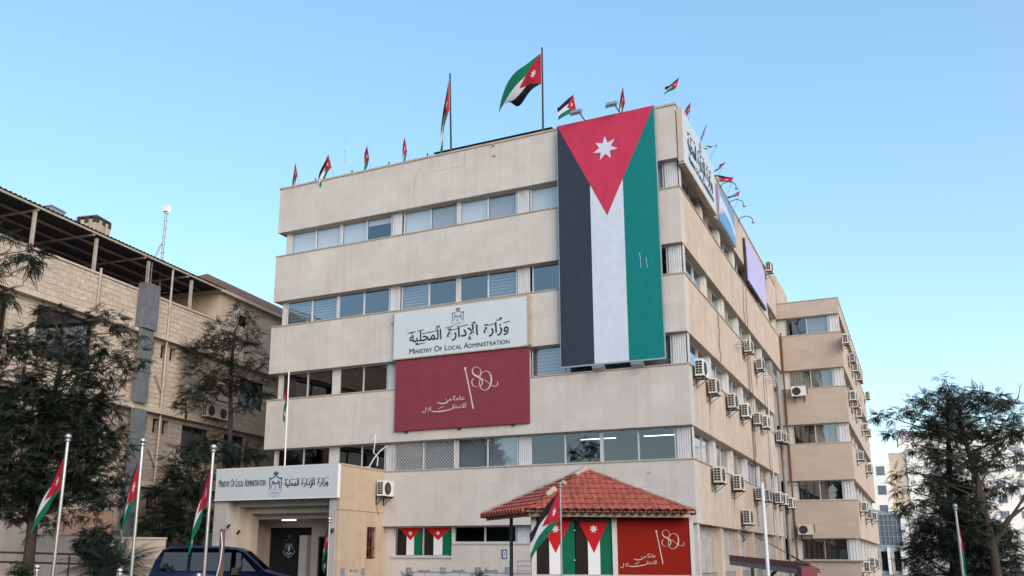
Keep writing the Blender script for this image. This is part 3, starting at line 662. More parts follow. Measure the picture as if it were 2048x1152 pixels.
MR = board('maroon_board', 'large maroon board with gold monogram and pole on the front facade', 'sign', -12.46, -6.27, 6.82, 9.89, .15, 'sign_maroon')
mb = MB()
for x in (-11.9, -9.4, -7.0): mb.box((x-.06, -.12, 6.74), (x+.06, -.02, 6.818))
mb.build('bracket', 'iron', MR)
def monogram(mb, T, s, nz):
    """eighty in a flowing hand, a leaning pole and two lines of script; T takes survey readings, s is metres per reading"""
    S = lambda pts, wd: stroke(mb, [T(*p_) for p_ in pts], [q*s*.78 for q in wd], nz, 0, .015)
    S([(750, 262), (800, 500), (858, 797)], [15, 17, 19]); S([(735, 250), (765, 250)], [34, 34])
    S([(962, 290), (945, 250), (905, 231), (862, 245), (845, 290), (870, 335), (930, 368), (972, 400), (982, 440), (965, 480), (945, 462), (942, 430), (960, 395), (975, 385)], [7, 6, 6, 9, 15, 22, 26, 22, 14, 9, 7, 6, 6, 6])
    S([(962, 290), (958, 325), (930, 352)], [7, 8, 6])
    S([(866, 384), (842, 415), (840, 450), (862, 487), (915, 502)], [6, 12, 14, 8, 5])
    S([(948, 360), (975, 310), (1025, 287), (1078, 312), (1104, 385), (1095, 460), (1065, 520), (1015, 545), (965, 520), (942, 460), (948, 400), (952, 350)], [8, 7, 7, 14, 22, 22, 14, 8, 10, 13, 12, 8])
    S([(985, 392), (1040, 425), (1100, 475), (1155, 495), (1188, 470), (1186, 430)], [6, 7, 8, 9, 11, 8])
def script_lines(mb, P, xd, nz):
    """P maps survey readings to the board"""
    def line(body, xa, xb, yb, h, **k): o_ = P(xa, yb); write(mb, body, o_, xd, UPV, 1, h*(P(xa, yb-100)-P(xa, yb)).length/100/.714, x0=0, x1=(P(xb, yb)-o_).dot(Vector(xd)), **k)
    line(W_AAMAN, 590, 742, 685, 58); line('\uFEE3', 510, 570, 690, 50)
    w_ = (P(1, 0)-P(0, 0)).length
    stroke(mb, [P(515, 686), (P(500, 712)), P(440, 726), P(390, 718), P(372, 706)], [w_*q for q in (11, 12, 12, 9, 5)], nz, 0, .012); stroke(mb, [P(484, 672), P(494, 672)], [w_*11]*2, nz, 0, .012)
    line(W_ISTIQ_A, 570, 758, 795, 66)
    stroke(mb, [P(575, 797), P(500, 818), P(400, 834), P(330, 835), P(292, 829)], [w_*q for q in (11, 12, 12, 12, 10)], nz, 0, .012)
    line('\uFEFC', 238, 300, 831, 60); line('\uFEDD', 166, 218, 838, 58)
    stroke(mb, [P(382, 798), P(420, 782), P(460, 762)], [w_*6]*3, nz, 0, .012); stroke(mb, [P(578, 640), P(625, 622)], [w_*7]*2, nz, 0, .012)
mx = lambda X, Y: on_y(820+X/6.776, 700+Y/6.776, -.152)
mb = MB(); monogram(mb, mx, (mx(1, 500)-mx(0, 500)).length, (0, -1, 0)); script_lines(mb, mx, FX, (0, -1, 0)); mb.build('lettering', 'gold', MR)

BN = thing('flag_banner', 'huge upright flag banner with a red triangle and white star hung on the facade corner', 'banner', (-2.8, -.25, 8.9))
mb = MB(); bx0, bx1, bz0, bz1 = -4.86, -.78, 8.92, 19.15
st_ = on_y(1207, 297, -.25); ap = on_y(1214, 431, -.25)
flat_flag(mb, (bx0, -.25, bz0), FX, UPV, bx1-bx0, bz1-bz0, (bz1-ap.z)/(bz1-bz0), (bz1-st_.z)/(bz1-bz0), .52, .005); mb.build('cloth', ['p_black', 'p_white', 'p_green', 'p_red'], BN)
mb = MB(); mb.box((bx0-.03, -.245, bz0), (bx0-.002, -.2, bz1)); mb.box((bx1+.002, -.245, bz0), (bx1+.05, -.2, bz1)); mb.box((bx0-.03, -.245, bz0-.06), (bx1+.05, -.2, bz0-.002))
for x in (bx0+.1, bx0+1.4, bx1-1.4, bx1-.1):
    for z in (bz0+.1, 12.9, 16.2, bz1-.3): mb.box((x-.03, -.2, z), (x+.03, .1 if 5.2 < z % 3.5+5 < 6.3 else 0, z+.05))
mb.build('frame', 'galv', BN)
mb = MB()
stroke(mb, [on_y(1279, 505, -.262), on_y(1281, 520, -.262), on_y(1281, 535, -.262)], [.014, .01, .014], (0, -1, 0), 0, .004); stroke(mb, [on_y(1292, 515, -.262), on_y(1295, 535, -.262)], [.012, .014], (0, -1, 0), 0, .004)
mb.build('scuff', 'p_white', BN)

# boards on the right-hand face
RB = thing('side_name_board', 'deep white name board box with black lettering high on the right hand wall', 'sign', (.15, 3.0, 16.7))
mb = MB(); mb.box((.045, .02, 16.70), (.26, 6.1, 18.94)); mb.build('panel', 'sign_white', RB)
mb = MB(); mb.box((.045, -.03, 16.68), (.25, .017, 18.95)); mb.box((.045, .02, 16.60), (.265, 6.12, 16.697)); mb.build('edge_trim', 'stone_side', RB)
mb = MB(); xx = .262
for wd_, ya, yb in ((W_MAHALLIYA, .75, 2.3), (W_IDARA, 2.55, 4.0), (W_WIZARA, 4.25, 5.5)):
    write(mb, wd_, (xx, ya, 17.55), SD, UPV, 1, .95, x0=0, x1=yb-ya, bold=.02); marks(mb, [('-', .2, .86), ('-', .5, .8), ('.', .8, .9)], lambda x, y, ya=ya, w_=yb-ya: Vector((xx, ya+x*w_, 17.55+y*.85)), .85, SN)
write(mb, 'Ministry Of Local Administration', (xx, .85, 17.0), SD, UPV, 1, .42, small_caps=.74, x0=0, x1=4.7); mb.build('lettering', 'black_text', RB)
emblem(RB, lambda x, y: Vector((xx, 3.2+x*.6, 18.28+y*.6)), SN, .6, ('emblem_grey', 'emblem_blue', 'emblem_lilac'))
BB = thing('blue_banner', 'blue and pink banner with a white diagonal band on the right hand parapet', 'banner', (.2, 9.2, 16.85))
mb = MB(); ya, yb, za, zc = 7.2, 11.3, 16.85, 18.6
def RP(a, z, k=0): return (.18+.004*k, ya+(yb-ya)*a, za+(zc-za)*z)
mb.quad(RP(0, 0), RP(1, 0), RP(1, 1), RP(0, 1), 0); mb.add([RP(0, .12, 1), RP(.35, .5, 1), RP(0, 1, 1)], [(0, 1, 2)], 1); mb.add([RP(.0, .14, 1), RP(.2, .5, 1), RP(.7, .45, 1), RP(1, .2, 1), RP(1, .45, 1), RP(.5, .75, 1), RP(.1, .78, 2)], [(0, 1, 2, 3, 4, 5, 6)], 2)
mb.build('sheet', [plain('banner blue', (.13, .32, .52), .5), plain('banner pink', (.55, .33, .62), .5), 'p_white'], BB)
mb = MB()
for z in (za, zc): mb.box((.02, ya-.05, z-.04), (.17, yb+.05, z))
mb.box((.02, ya-.06, za), (.17, ya-.01, zc)); mb.build('frame', 'galv', BB)
PB = thing('lilac_banner', 'plain lilac banner with faint white script on the right hand parapet', 'banner', (.2, 17.7, 16.0))
mb = MB(); mb.box((.14, 14.6, 16.02), (.19, 20.85, 18.42)); mb.build('sheet', 'purple', PB)
mb = MB(); sq = [(17.3, 16.7), (17.8, 17.2), (18.0, 16.6), (18.4, 17.15), (18.5, 16.5), (18.9, 16.9)]
stroke(mb, [(.192, y, z) for y, z in sq], [.05]*6, SN, 0, .004); mb.build('lettering', 'p_white', PB)
mb = MB(); mb.box((.02, 14.55, 15.95), (.13, 20.9, 16.0)); mb.box((.02, 14.5, 16.0), (.13, 14.58, 18.4)); mb.build('frame', 'iron', PB)
# ================================================================== air conditioners
def ac_proto():
    """local: back at y=0 (wall), fan towards -y, base at z=0"""
    t = thing('air_conditioner', 'x', 'air conditioner'); W, H, D = .84, .60, .32; b0, b1 = -.14-D, -.14
    mb = MB(); mb.box((-W/2, b0, 0), (W/2, b1, H)); mb.box((-W/2-.008, b0-.01, H), (W/2+.008, b1+.005, H+.025)); mb.build('casing', 'ac_white', t, False)
    mb = MB(); mb.lathe((-.12, b0-.003, H/2), [(.001, 0), (.245, 0), (.25, .012), (.225, .02), (.225, .006), (.001, .006)], 24, 0, (0, -1, 0)); mb.build('fan_opening', 'ac_dark', t, False)
    mb = MB()
    for r in (.06, .11, .16, .21): mb.tube([(-.12+r*math.cos(a*.4488), b0-.022, H/2+r*math.sin(a*.4488)) for a in range(15)], .006, 4, cap=False)
    for k in range(8): a = k*math.pi/4; mb.tube([(-.12, b0-.022, H/2), (-.12+.23*math.cos(a), b0-.022, H/2+.23*math.sin(a))], .006, 4)
    mb.build('fan_guard', 'ac_grey', t, False)
    for s in (-1, 1):
        mb = MB(); x = s*W/2; mb.box((x, b0+.05, .06), (x+s*.004, b1-.02, H-.05)); mb.build('coil', 'ac_dark', t, False)
        mb = MB()
        for k in range(6): z = .06+(H-.11)*k/5; mb.box((x+s*.004, b0+.05, z-.006), (x+s*.012, b1-.02, z+.006))
        for k in range(3): y = b0+.05+(D-.07)*k/2; mb.box((x+s*.005, y-.004, .06), (x+s*.011, y+.004, H-.05))
        mb.build('side_grille', 'ac_white', t, False)
        mb = MB(); xx = s*.28
        mb.box((xx-.02, b0-.04, -.045), (xx+.02, -.002, -.004)); mb.box((xx-.02, -.035, -.36), (xx+.02, -.002, -.046)); mb.tube([(xx, b0+.04, -.05), (xx, -.02, -.34)], .012, 5); mb.build('bracket', 'iron', t, False)
    mb = MB(); mb.tube([(W/2+.02, b1-.08, .12), (W/2+.06, b1, .2), (W/2+.05, -.03, .3), (W/2+.03, -.02, .65)], .018, 6); mb.build('hose', 'ac_dark', t, False)
    return t
ACR = random.Random(12); AC0 = ac_proto(); AC0_USED = [False]
ORD = ['first', 'second', 'third', 'fourth', 'fifth', 'sixth', 'seventh', 'eighth', 'ninth', 'tenth']
def place_ac(loc, rz, label, group='air conditioners on the office walls', s=1.0):
    t = AC0 if not AC0_USED[0] else copy_tree(AC0); AC0_USED[0] = True
    t.location = loc; t.rotation_euler = (0, 0, rz); t.scale = (s, s, s); t['label'] = label; t['group'] = group
    r = ACR.random(); mt = 'ac_beige' if r < .25 else 'ac_grey_case' if r < .45 else None
    t.scale = [s*ACR.uniform(.93, 1.06), s, s*ACR.uniform(.93, 1.06)]
    for c in t.children:
        if mt and c.name.startswith('casing'): c.material_slots[0].link = 'OBJECT'; c.material_slots[0].material = M[mt]
    return t
def ac_row(uvs, X, where, s=1.0):
    pts = sorted([(on_x(u, v, X+.3)) for u, v in uvs], key=lambda p: p.y)
    for i, p in enumerate(pts): place_ac((X, p.y, p.z-.28*s), math.pi/2, f'{ORD[i]} white air conditioner from the near end {where}' if len(pts) > 1 else f'white air conditioner {where}', s=s)
ac_row([(1403.4, 740), (1429, 775), (1466.6, 804.7), (1493, 823.4), (1516.6, 839), (1532, 846)], .015, 'below the second floor side windows')
ac_row([(1497.8, 695), (1521, 730.6)], .015, 'below the third floor side windows')
ac_row([(1440, 951.7), (1478, 967.7), (1521, 988), (1536, 991.7), (1558, 996), (1569, 1000), (1583, 1007)], .03, 'below the first floor side windows')
p = on_x(1497, 1036, .33); place_ac((.03, p.y, p.z-.28), math.pi/2, 'lone white air conditioner above the sheeted ground floor bays')
p = on_x(1538.4, 536, .33); place_ac((.05, p.y, p.z-.28), math.pi/2, 'white air conditioner high beside the lilac banner')
ac_row([(1560, 874), (1570, 877.7)], .0, 'by the dark corner shaft')
p = on_y(1598, 784, WY-.3); place_ac((p.x, WY-.09, p.z-.28), 0, 'white air conditioner with round fan under an upper window of the wing front')
p = on_y(1612, 1060, WY-.3); place_ac((p.x, WY-.09, p.z-.28), 0, 'white air conditioner with round fan low on the tan wing front')
ac_row([(1692, 680), (1705.4, 717), (1711.8, 736), (1719, 754)], WX+.02, 'in the highest far wing row')
ac_row([(1707, 793), (1711.7, 807.5), (1719.8, 826.8)], WX+.04, 'in the second far wing row')
ac_row([(1731.7, 856), (1738.5, 866.6)], WX+.05, 'past the wing wall edge', .9)
ac_row([(1736, 792)], WX+.3, 'alone against the sky at the far wing edge', .9)
ac_row([(1723, 912.5), (1740, 938)], WX+.06, 'under the middle far wing windows')
ac_row([(1729.5, 1014), (1740, 1029), (1750.5, 1033.6)], WX+.08, 'under the lower far wing windows')
ac_row([(1735, 1134), (1745.6, 1124), (1755, 1127)], WX+.10, 'lowest on the far wing wall')
p = on_x(772, 978, PX1+.3); place_ac((PX1+.0, p.y, p.z-.30), math.pi/2, 'white air conditioner with round fan on the tan side wall of the porch', s=1.0)
t = place_ac((-13.6, -.70, PT-.44), .25, 'white air conditioner standing on the porch roof', s=.95)
rh = random.Random(4)
for o in [x for x in bpy.data.objects if x.get('category') == 'air conditioner' and abs(x.rotation_euler.z-math.pi/2) < .01]:
    if rh.random() < .55:
        mb = MB(); L0 = rh.uniform(.5, 1.5); x0 = rh.uniform(-.3, .3); mb.tube([(x0, -.2, -.02), (x0+.04, -.06, -.15), (x0+rh.uniform(-.1, .1), -.02, -L0*.6), (x0+rh.uniform(-.15, .15), -.02, -L0)], .011, 5); mb.build('drain_hose', 'ac_grey', o, False)
# empty cages
def cage(loc, label):
    t = thing('air_conditioner_bracket', label, 'bracket', loc, 0, 'empty wall brackets'); mb = MB()
    for y in (0, .8):
        mb.tube([(0, y, 0), (.55, y, 0)], .018, 5); mb.tube([(0, y, .45), (0, y, -.05)], .018, 5); mb.tube([(.55, y, 0), (.55, y, .3)], .016, 5); mb.tube([(0, y, .3), (.55, y, .3)], .016, 5)
    for x, z in ((0, 0), (.55, 0), (.55, .3), (.28, 0)): mb.tube([(x, 0, z), (x, .8, z)], .016, 5)
    mb.build('frame', 'galv', t, False)
p = on_x(1480, 692, .2); cage((.02, p.y-.4, p.z), 'empty pale metal cage beside an air conditioner under the third floor')
p = on_x(1537, 760, .2); cage((.02, p.y-.4, p.z-.1), 'empty metal bracket near the corner shaft under the third floor')

# ================================================================== flags
def cloth(H, L, fdir, droop0, droop1, amp, waves, twist=0.0, gather=.0, nu=26, nv=12, seed=0, sway=0.0, flip=False):
    """hoist along z at the origin (0..H), flies towards fdir; the fall from level grows from droop0 to droop1 (radians) along the fly"""
    rg = random.Random(seed); d = Vector(fdir).normalized(); s = Vector((0, 0, 1)).cross(d); mb = MB(); vs = []; uvs = []
    x = z = 0.0; line = []
    for i in range(nu+1): line.append((x, z)); a = droop0+(droop1-droop0)*min(1, i/nu*1.3); x += math.cos(a)*L/nu; z -= math.sin(a)*L/nu
    ph = rg.uniform(0, 6)
    for j in range(nv+1):
        v = j/nv
        for i in range(nu+1):
            u = i/nu; lx, lz = line[i]; rip = amp*math.sin(waves*6.283*(u*.8+.35*v)+ph)*min(1, u*3)
            w_ = (v-.5)*H*(1-gather*u); tw = twist*u*u; off = rip+sway*u*u
            cx = d*lx+s*(off)+Vector((0, 0, lz+H*.5))
            hv = Vector((0, 0, 1))*math.cos(tw)+s*math.sin(tw)
            vs.append(cx+hv*w_+d*(.35*amp*math.cos(waves*8*u+ph+v*3)*u)); uvs.append((u, v))
    uvs = [(a, 1-b) for a, b in uvs] if flip else uvs; mb.add(vs, [(j*(nu+1)+i, j*(nu+1)+i+1, (j+1)*(nu+1)+i+1, (j+1)*(nu+1)+i) for j in range(nv) for i in range(nu)], 0, True); mb.uv = uvs; return mb
def flagpole(label, foot, head, r, flag_top, mat, group, finial=True, name='flagpole', **k):
    """foot/head world points; flag_top = distance of the flag's upper hoist corner below the head"""
    foot, head = Vector(foot), Vector(head); t = thing(name, label, 'flag' if name != 'flagpole' else 'flagpole', foot, 0, group); ax = (head-foot); ln = ax.length
    mb = MB(); mb.tube([(0, 0, 0), (0, 0, ln*.5), (0, 0, ln)], [r, r*.92, r*.8], 10); parts = [mb.build('pole', mat, t, False)]
    if finial:
        mb = MB(); mb.lathe((0, 0, ln), [(r*.8, 0), (r*1.5, .02), (r*1.5, .05), (r*.9, .06)], 12); mb.ball((0, 0, ln+.06+r*1.5), r*1.7); parts.append(mb.build('finial', mat, t, False))
    H = k['H']; off = k.pop('off', r*1.2)
    fm = cloth(**k); d = Vector(k['fdir']).normalized(); fm.v = [tuple(Vector(q)+d*off+Vector((0, 0, ln-flag_top-H))) for q in fm.v]; parts.append(fm.build('flag', 'flag', t, False))
    t.rotation_euler = Vector((0, 0, 1)).rotation_difference(ax.normalized()).to_euler(); return t
LFT = tuple(-SIDE); RGT = tuple(SIDE)
def dirn(a, b=0.0): return tuple(SIDE*a+HEAD*b)   # a to the right across the view, b away from it
# three polished poles before the left building
for (fu, fv), (hu, hv), D, lab, fk, ft in (
    ((105, 1152), (135.5, 884), 20.0, 'tall steel flagpole left of the cycad with its flag blown leftwards', dict(H=.78, L=1.4, fdir=dirn(-.62, .2), droop0=.95, droop1=1.25, amp=.05, waves=1.5, gather=.45, seed=3, sway=.1), .30),
    ((262, 1152), (285, 892), 20.5, 'tall steel flagpole behind the cycad with its flag hanging straight', dict(H=.85, L=1.35, fdir=dirn(-.8, .1), droop0=1.25, droop1=1.52, amp=.07, waves=1.3, gather=.15, seed=5, sway=.2), .30),
    ((407.5, 1152), (426.5, 905), 20.5, 'tall steel flagpole by the porch sign with its flag tight against it', dict(H=.85, L=1.4, fdir=dirn(-.7, .3), droop0=1.2, droop1=1.42, amp=.06, waves=1.6, gather=.4, seed=8, sway=.1), .28)):
    f = at(fu, fv, D); h = at(hu, hv, D); f = h+(f-h)*((h.z)/(h.z-f.z)); flagpole(lab, f, h, .042, ft, 'steel', 'polished flagpoles by the forecourt', **fk)
# pole on the porch roof, pole before the kiosk, pole on the right, small pole at the porch pillar
f = on_y(569.5, 934, -1.6); h = on_y(578, 744, -1.6); flagpole('thin white flagpole on the porch roof with a dark limp flag', (f.x, -1.6, PT-.5), h, .035, .25, 'white', 'other flagpoles', False, H=.85, L=1.3, fdir=dirn(-.35, .6), droop0=1.1, droop1=1.40, amp=.06, waves=1.4, gather=.3, seed=11)
h = at(1120.5, 976, 19.0); flagpole('thin flagpole in front of the kiosk with its flag swept down to the left', (h.x, h.y, 0), h, .022, .06, 'galv', 'other flagpoles', H=.62, L=1.12, fdir=dirn(-.95, -.25), droop0=.80, droop1=1.02, amp=.05, waves=1.2, gather=.05, seed=2)
h = at(1911, 1020, 27.0); flagpole('flagpole under the dark trees on the right with a limp flag', (h.x, h.y, 0), h, .04, .18, 'galv', 'other flagpoles', H=.95, L=1.35, fdir=dirn(.25, .3), droop0=1.30, droop1=1.55, amp=.06, waves=1.5, gather=.4, seed=14)
h = at(659, 1046, 25.0); flagpole('short flagpole with a limp flag at the porch pillar', (h.x, h.y, 0), h, .035, .05, 'steel', 'other flagpoles', H=.5, L=.95, fdir=dirn(-.3, .4), droop0=1.1, droop1=1.5, amp=.05, waves=1.4, gather=.4, seed=17)
# the two big roof flags
h = on_y(1084, 95, 3.2); flagpole('tallest roof flagpole with a big flag streaming left', (h.x, 3.2, 18.6), h, .05, .30, 'iron', 'big roof flags', False, H=1.6, L=2.6, fdir=dirn(-.88, .35), droop0=.42, droop1=1.05, amp=.16, waves=1.0, twist=2.6, gather=.15, seed=21, sway=.35, flip=True)
h = on_y(900, 147, 2.2); f = on_y(904, 301, 2.2); flagpole('tall roof flagpole with a long flag hanging limp along it', (f.x, 2.2, 18.6), h, .05, .35, 'iron', 'big roof flags', False, H=1.6, L=3.1, fdir=dirn(-.5, .12), droop0=1.30, droop1=1.52, amp=.10, waves=1.6, gather=.55, seed=22)
# hand flags stuck along the parapets
HS = 1.2
def hand_flag(fu, fv, hu, hv, lab, fk, plane=('y', .15), s=1.0):
    pf = (on_y if plane[0] == 'y' else on_x)(fu, fv, plane[1]); ph = (on_y if plane[0] == 'y' else on_x)(hu, hv, plane[1]); d = (ph-pf).normalized(); pf = pf-d*.12
    k = dict(H=.62*s*HS, L=1.0*s*HS, amp=.05, waves=1.3, gather=.25); k.update(fk); flagpole(lab, pf, ph, .016, .03, 'galv', 'hand flags along the roof edge', False, 'roof_flag', **k)
L_ = 'small front parapet flag, '
hand_flag(599, 371, 591, 324, L_+'furthest from the banner and folded dark', dict(fdir=dirn(-.6, .2), droop0=1.15, droop1=1.4, seed=31, L=1.35))
hand_flag(668, 354, 657, 308, L_+'just short of the thin aerial and spread to the left', dict(fdir=dirn(-.8, .2), droop0=.75, droop1=1.0, seed=32))
hand_flag(741.5, 338, 734.5, 289, L_+'next past the thin aerial and half furled', dict(fdir=dirn(-.5, .5), droop0=.9, droop1=1.2, seed=33, gather=.4))
hand_flag(818, 321, 809.5, 273, L_+'dark one between the aerial and the limp big flag', dict(fdir=dirn(-.7, .2), droop0=1.2, droop1=1.4, seed=34, L=1.25))
hand_flag(1157, 243, 1147, 188, L_+'spread above the banner beside a floodlight', dict(fdir=dirn(-.95, -.1), droop0=.6, droop1=.55, seed=35, L=.95))
hand_flag(1253, 224, 1246.5, 172, L_+'narrow one above the banner by the second floodlight', dict(fdir=dirn(-.6, .2), droop0=1.2, droop1=1.4, seed=36))
hand_flag(1341, 209, 1360, 154, 'small flag on a stick leaning out from the roof corner', dict(fdir=dirn(-.8, .3), droop0=.9, droop1=.75, seed=37, H=.45, L=.6))
S_ = 'small flag over the side board, '
hand_flag(1375, 262, 1382, 203, S_+'thin and dark nearest the roof corner', dict(fdir=dirn(-.6, .2), droop0=1.25, droop1=1.4, seed=41), ('x', -.1))
hand_flag(1401, 286, 1414.5, 248, S_+'limp with red showing', dict(fdir=dirn(-.1, .5), droop0=1.4, droop1=1.5, seed=42), ('x', -.1), 1.1)
hand_flag(1417, 322, 1435, 289, S_+'black and white and bunched', dict(fdir=dirn(-.8, .3), droop0=.5, droop1=.6, seed=43, H=.35, L=.7), ('x', -.1))
hand_flag(1433, 356, 1452, 322, S_+'slim one near its far end', dict(fdir=dirn(-.5, .5), droop0=1.1, droop1=1.2, seed=44), ('x', -.1), 1.1)
hand_flag(1452, 395, 1467.5, 354, 'wide flag flying level above the blue banner', dict(fdir=dirn(-.98, .1), droop0=.18, droop1=.25, seed=45), ('x', -.1), 1.4)
hand_flag(1470, 415, 1480, 382, 'small flag drooping at the far end of the blue banner', dict(fdir=dirn(-.7, .3), droop0=.8, droop1=1.0, seed=46), ('x', -.1))
# aerial and stub posts
f, h = on_y(688.5, 348, .3), on_y(691, 274, .3); t = thing('aerial', 'thin whip aerial on the front parapet between small flags', 'aerial', f); mb = MB(); mb.tube([f-Vector((0, 0, .3)), f.lerp(h, .6), h], [.018, .014, .008], 6); mb.lathe(f.lerp(h, .6), [(.02, 0), (.03, .02), (.03, .08), (.015, .1)], 8); mb.build('rod', 'galv', t)
for u, v in ((631, 363), (704, 346), (778, 330), (855, 313)):
    q = on_y(u, v, .2); t = thing('parapet_post', 'dark stub post on the front parapet between the small flags', 'post', q, 0, 'stub posts on the parapet'); mb = MB(); mb.tube([q+Vector((0, 0, -.2)), q+Vector((0, 0, .16))], .03, 6); mb.build('post', 'iron', t)
# floodlights
def flood(p, lab, aim, arm, grp):
    t = thing('floodlight', lab, 'floodlight', p, 0, grp); p = Vector(p); arm = Vector(arm); q = p+arm
    mb = MB(); mb.tube([p, p+arm*.6+Vector((0, 0, .12)), q], .025, 6); mb.build('arm', 'iron', t)
    n = Vector(aim).normalized(); s = n.cross(Vector((0, 0, 1))).normalized(); u_ = s.cross(n); fr = frame_of(q, s, n, u_)
    mb = MB(); mb.box((-.22, -.09, -.11), (.22, -.01, .11), 0, fr); mb.box((-.25, -.012, -.14), (.25, .02, .14), 0, fr); mb.build('housing', 'galv', t)
    mb = MB(); mb.box((-.22, .021, -.12), (.22, .026, .12), 0, fr); mb.build('lens', 'glass_dark', t)
for u, v, lab in ((1172, 243, 'grey floodlight above the banner nearer the big roof flags'), (1242, 226, 'grey floodlight above the banner nearer the roof corner')):
    q = on_y(u, v, 0); flood((q.x, -.05, 19.2), lab, (0, .75, -.5), (-.2, -.55, .18), 'floodlights at the banner')
for x, lab in ((-3.25, 'floodlight under the black and white stripes of the banner'), (-1.75, 'floodlight under the green stripe of the banner')):
    flood((x, -.02, 8.66), lab, (0, .6, .8), (0, -.5, .02), 'floodlights at the banner')
# goose-neck lamps over the side boards
for i, (u, v, where) in enumerate(((1441, 372, 'over the near half of the blue banner'), (1457, 407, 'over the far half of the blue banner'), (1477, 440, 'at the near edge of the lilac banner'))):
    q = on_x(u, v, 0.05); t = thing('gooseneck_lamp', 'thin curved lamp arm '+where, 'lamp', q, 0, 'goose neck lamps over the side boards'); mb = MB()
    mb.tube([q+Vector((-.1, 0, -.8)), q+Vector((-.05, 0, -.1)), q+Vector((.10, .05, .12)), q+Vector((.38, .15, .22)), q+Vector((.62, .25, .12)), q+Vector((.70, .28, -.06))], .022, 6); mb.build('arm', 'iron', t)
    mb = MB(); e = q+Vector((.70, .28, -.06)); mb.lathe(e, [(.03, .03), (.05, 0), (.09, -.11), (.08, -.12), (.02, -.08)], 10); mb.build('lamp_head', 'galv', t)
# cameras on the porch
def cctv(p, d, lab):
    t = thing('security_camera', lab, 'camera', p, 0, 'security cameras on the porch'); p = Vector(p); d = Vector(d); mb = MB(); mb.tube([p, p+Vector((0, 0, .1)), p+d*.12+Vector((0, 0, .1))], .02, 6); mb.build('bracket', 'white', t)
    mb = MB(); q = p+d*.12+Vector((0, 0, .05)); mb.tube([q-d*.06, q+d*.2-Vector((0, 0, .06))], [.06, .055], 10); mb.build('housing', 'iron', t)
for u, v, lab in ((459, 1052, 'small dark camera on the outer left pillar of the porch'), (479, 1064, 'small dark camera on the inner left pillar of the porch'), (666, 1060, 'small dark camera on the right pillar of the porch')):
    q = on_y(u, v, PYF-.02); cctv(q, (.3, -.7, -.2), lab)
# accessible route signs and rail along the ground floor
def decals(parent, xs, P, X, N):
    mt = plain('blue grey stencil', (.20, .24, .28), .7)
    for kind, a, z in xs:
        mb = MB(); o = P(a, z)
        if kind == 'w': write(mb, '\u267F', o, X, UPV, .26, .26, 0)
        else: stroke(mb, [o, o+Vector(X)*.42], [.07, .07], N, 0, .006); mb.add([o+Vector(X)*.42+Vector((0, 0, .09))+Vector(N)*.008, o+Vector(X)*.42-Vector((0, 0, .09))+Vector(N)*.008, o+Vector(X)*.56+Vector(N)*.008], [(0, 1, 2)]); stroke(mb, [o+Vector(X)*.02+Vector((0, 0, .06)), o+Vector(X)*.02-Vector((0, 0, .06))], [.05]*2, N, 0, .006)
        mb.build('wheelchair_mark' if kind == 'w' else 'arrow_mark', mt, parent)
yy = lambda u, v, Y: on_y(u, v, Y)
decals(BLD, [('w', on_y(u, 1145, Yg).x, on_y(u, 1146, Yg).z) for u in (812, 880, 950, 1010)]+[('>', on_y(u, 1143, Yg).x, on_y(u, 1142, Yg).z) for u in (838, 905, 971)], lambda a, z: Vector((a, Yg-.003, z)), FX, FN)
decals(POR, [('w', on_x(u, 1145, PX1-.03).y, on_x(u, 1148, PX1-.03).z) for u in (681, 722)]+[('>', on_x(u, 1143, PX1-.03).y, on_x(u, 1142, PX1-.03).z) for u in (700,)], lambda a, z: Vector((PX1-.027, a, z)), SD, SN)
t = thing('access_sign', 'small dark blue wheelchair sign on the wall left of the kiosk post', 'sign', on_y(1008, 1110, Yg)); a, b = on_y(1003.5, 1099, Yg-.03), on_y(1013.5, 1117, Yg-.03); mb = MB(); mb.box((a.x, Yg-.03, b.z), (b.x, Yg-.002, a.z)); mb.build('plate', plain('sign blue', (.045, .075, .15), .5), t)
mb = MB(); write(mb, '\u267F', (a.x+.06, Yg-.03, b.z+.07), FX, UPV, .2, .26, x0=.0, x1=(b.x-a.x)*.6); mb.build('symbol', 'p_white', t)
t = thing('handrail', 'thin grey ramp handrail along the wall under the flag windows', 'handrail', (-10, -1.0, 0)); mb = MB(); zr = on_y(900, 1145, -1.0).z
xa, xb = on_y(815, 1145, -1).x, on_y(1068, 1130, -1).x
for x in np.linspace(xa, xb, 8): mb.tube([(x, -1, 0), (x, -1, zr)], .02, 6)
mb.tube([(xa, -1, zr), (xb, -1, zr)], .022, 6); mb.tube([(xa, -1, zr-.35), (xb, -1, zr-.35)], .018, 6); z2 = on_y(1060, 1122, -1).z
for x in (on_y(1020, 1130, -1).x, on_y(1036, 1130, -1).x, xb): mb.tube([(x, -1, 0), (x, -1, z2)], .02, 6)
for k in range(3): mb.tube([(on_y(1036, 1130, -1).x, -1, z2-.18*k), (xb, -1, z2-.18*k)], .016, 6)
mb.build('rail', 'galv', t)

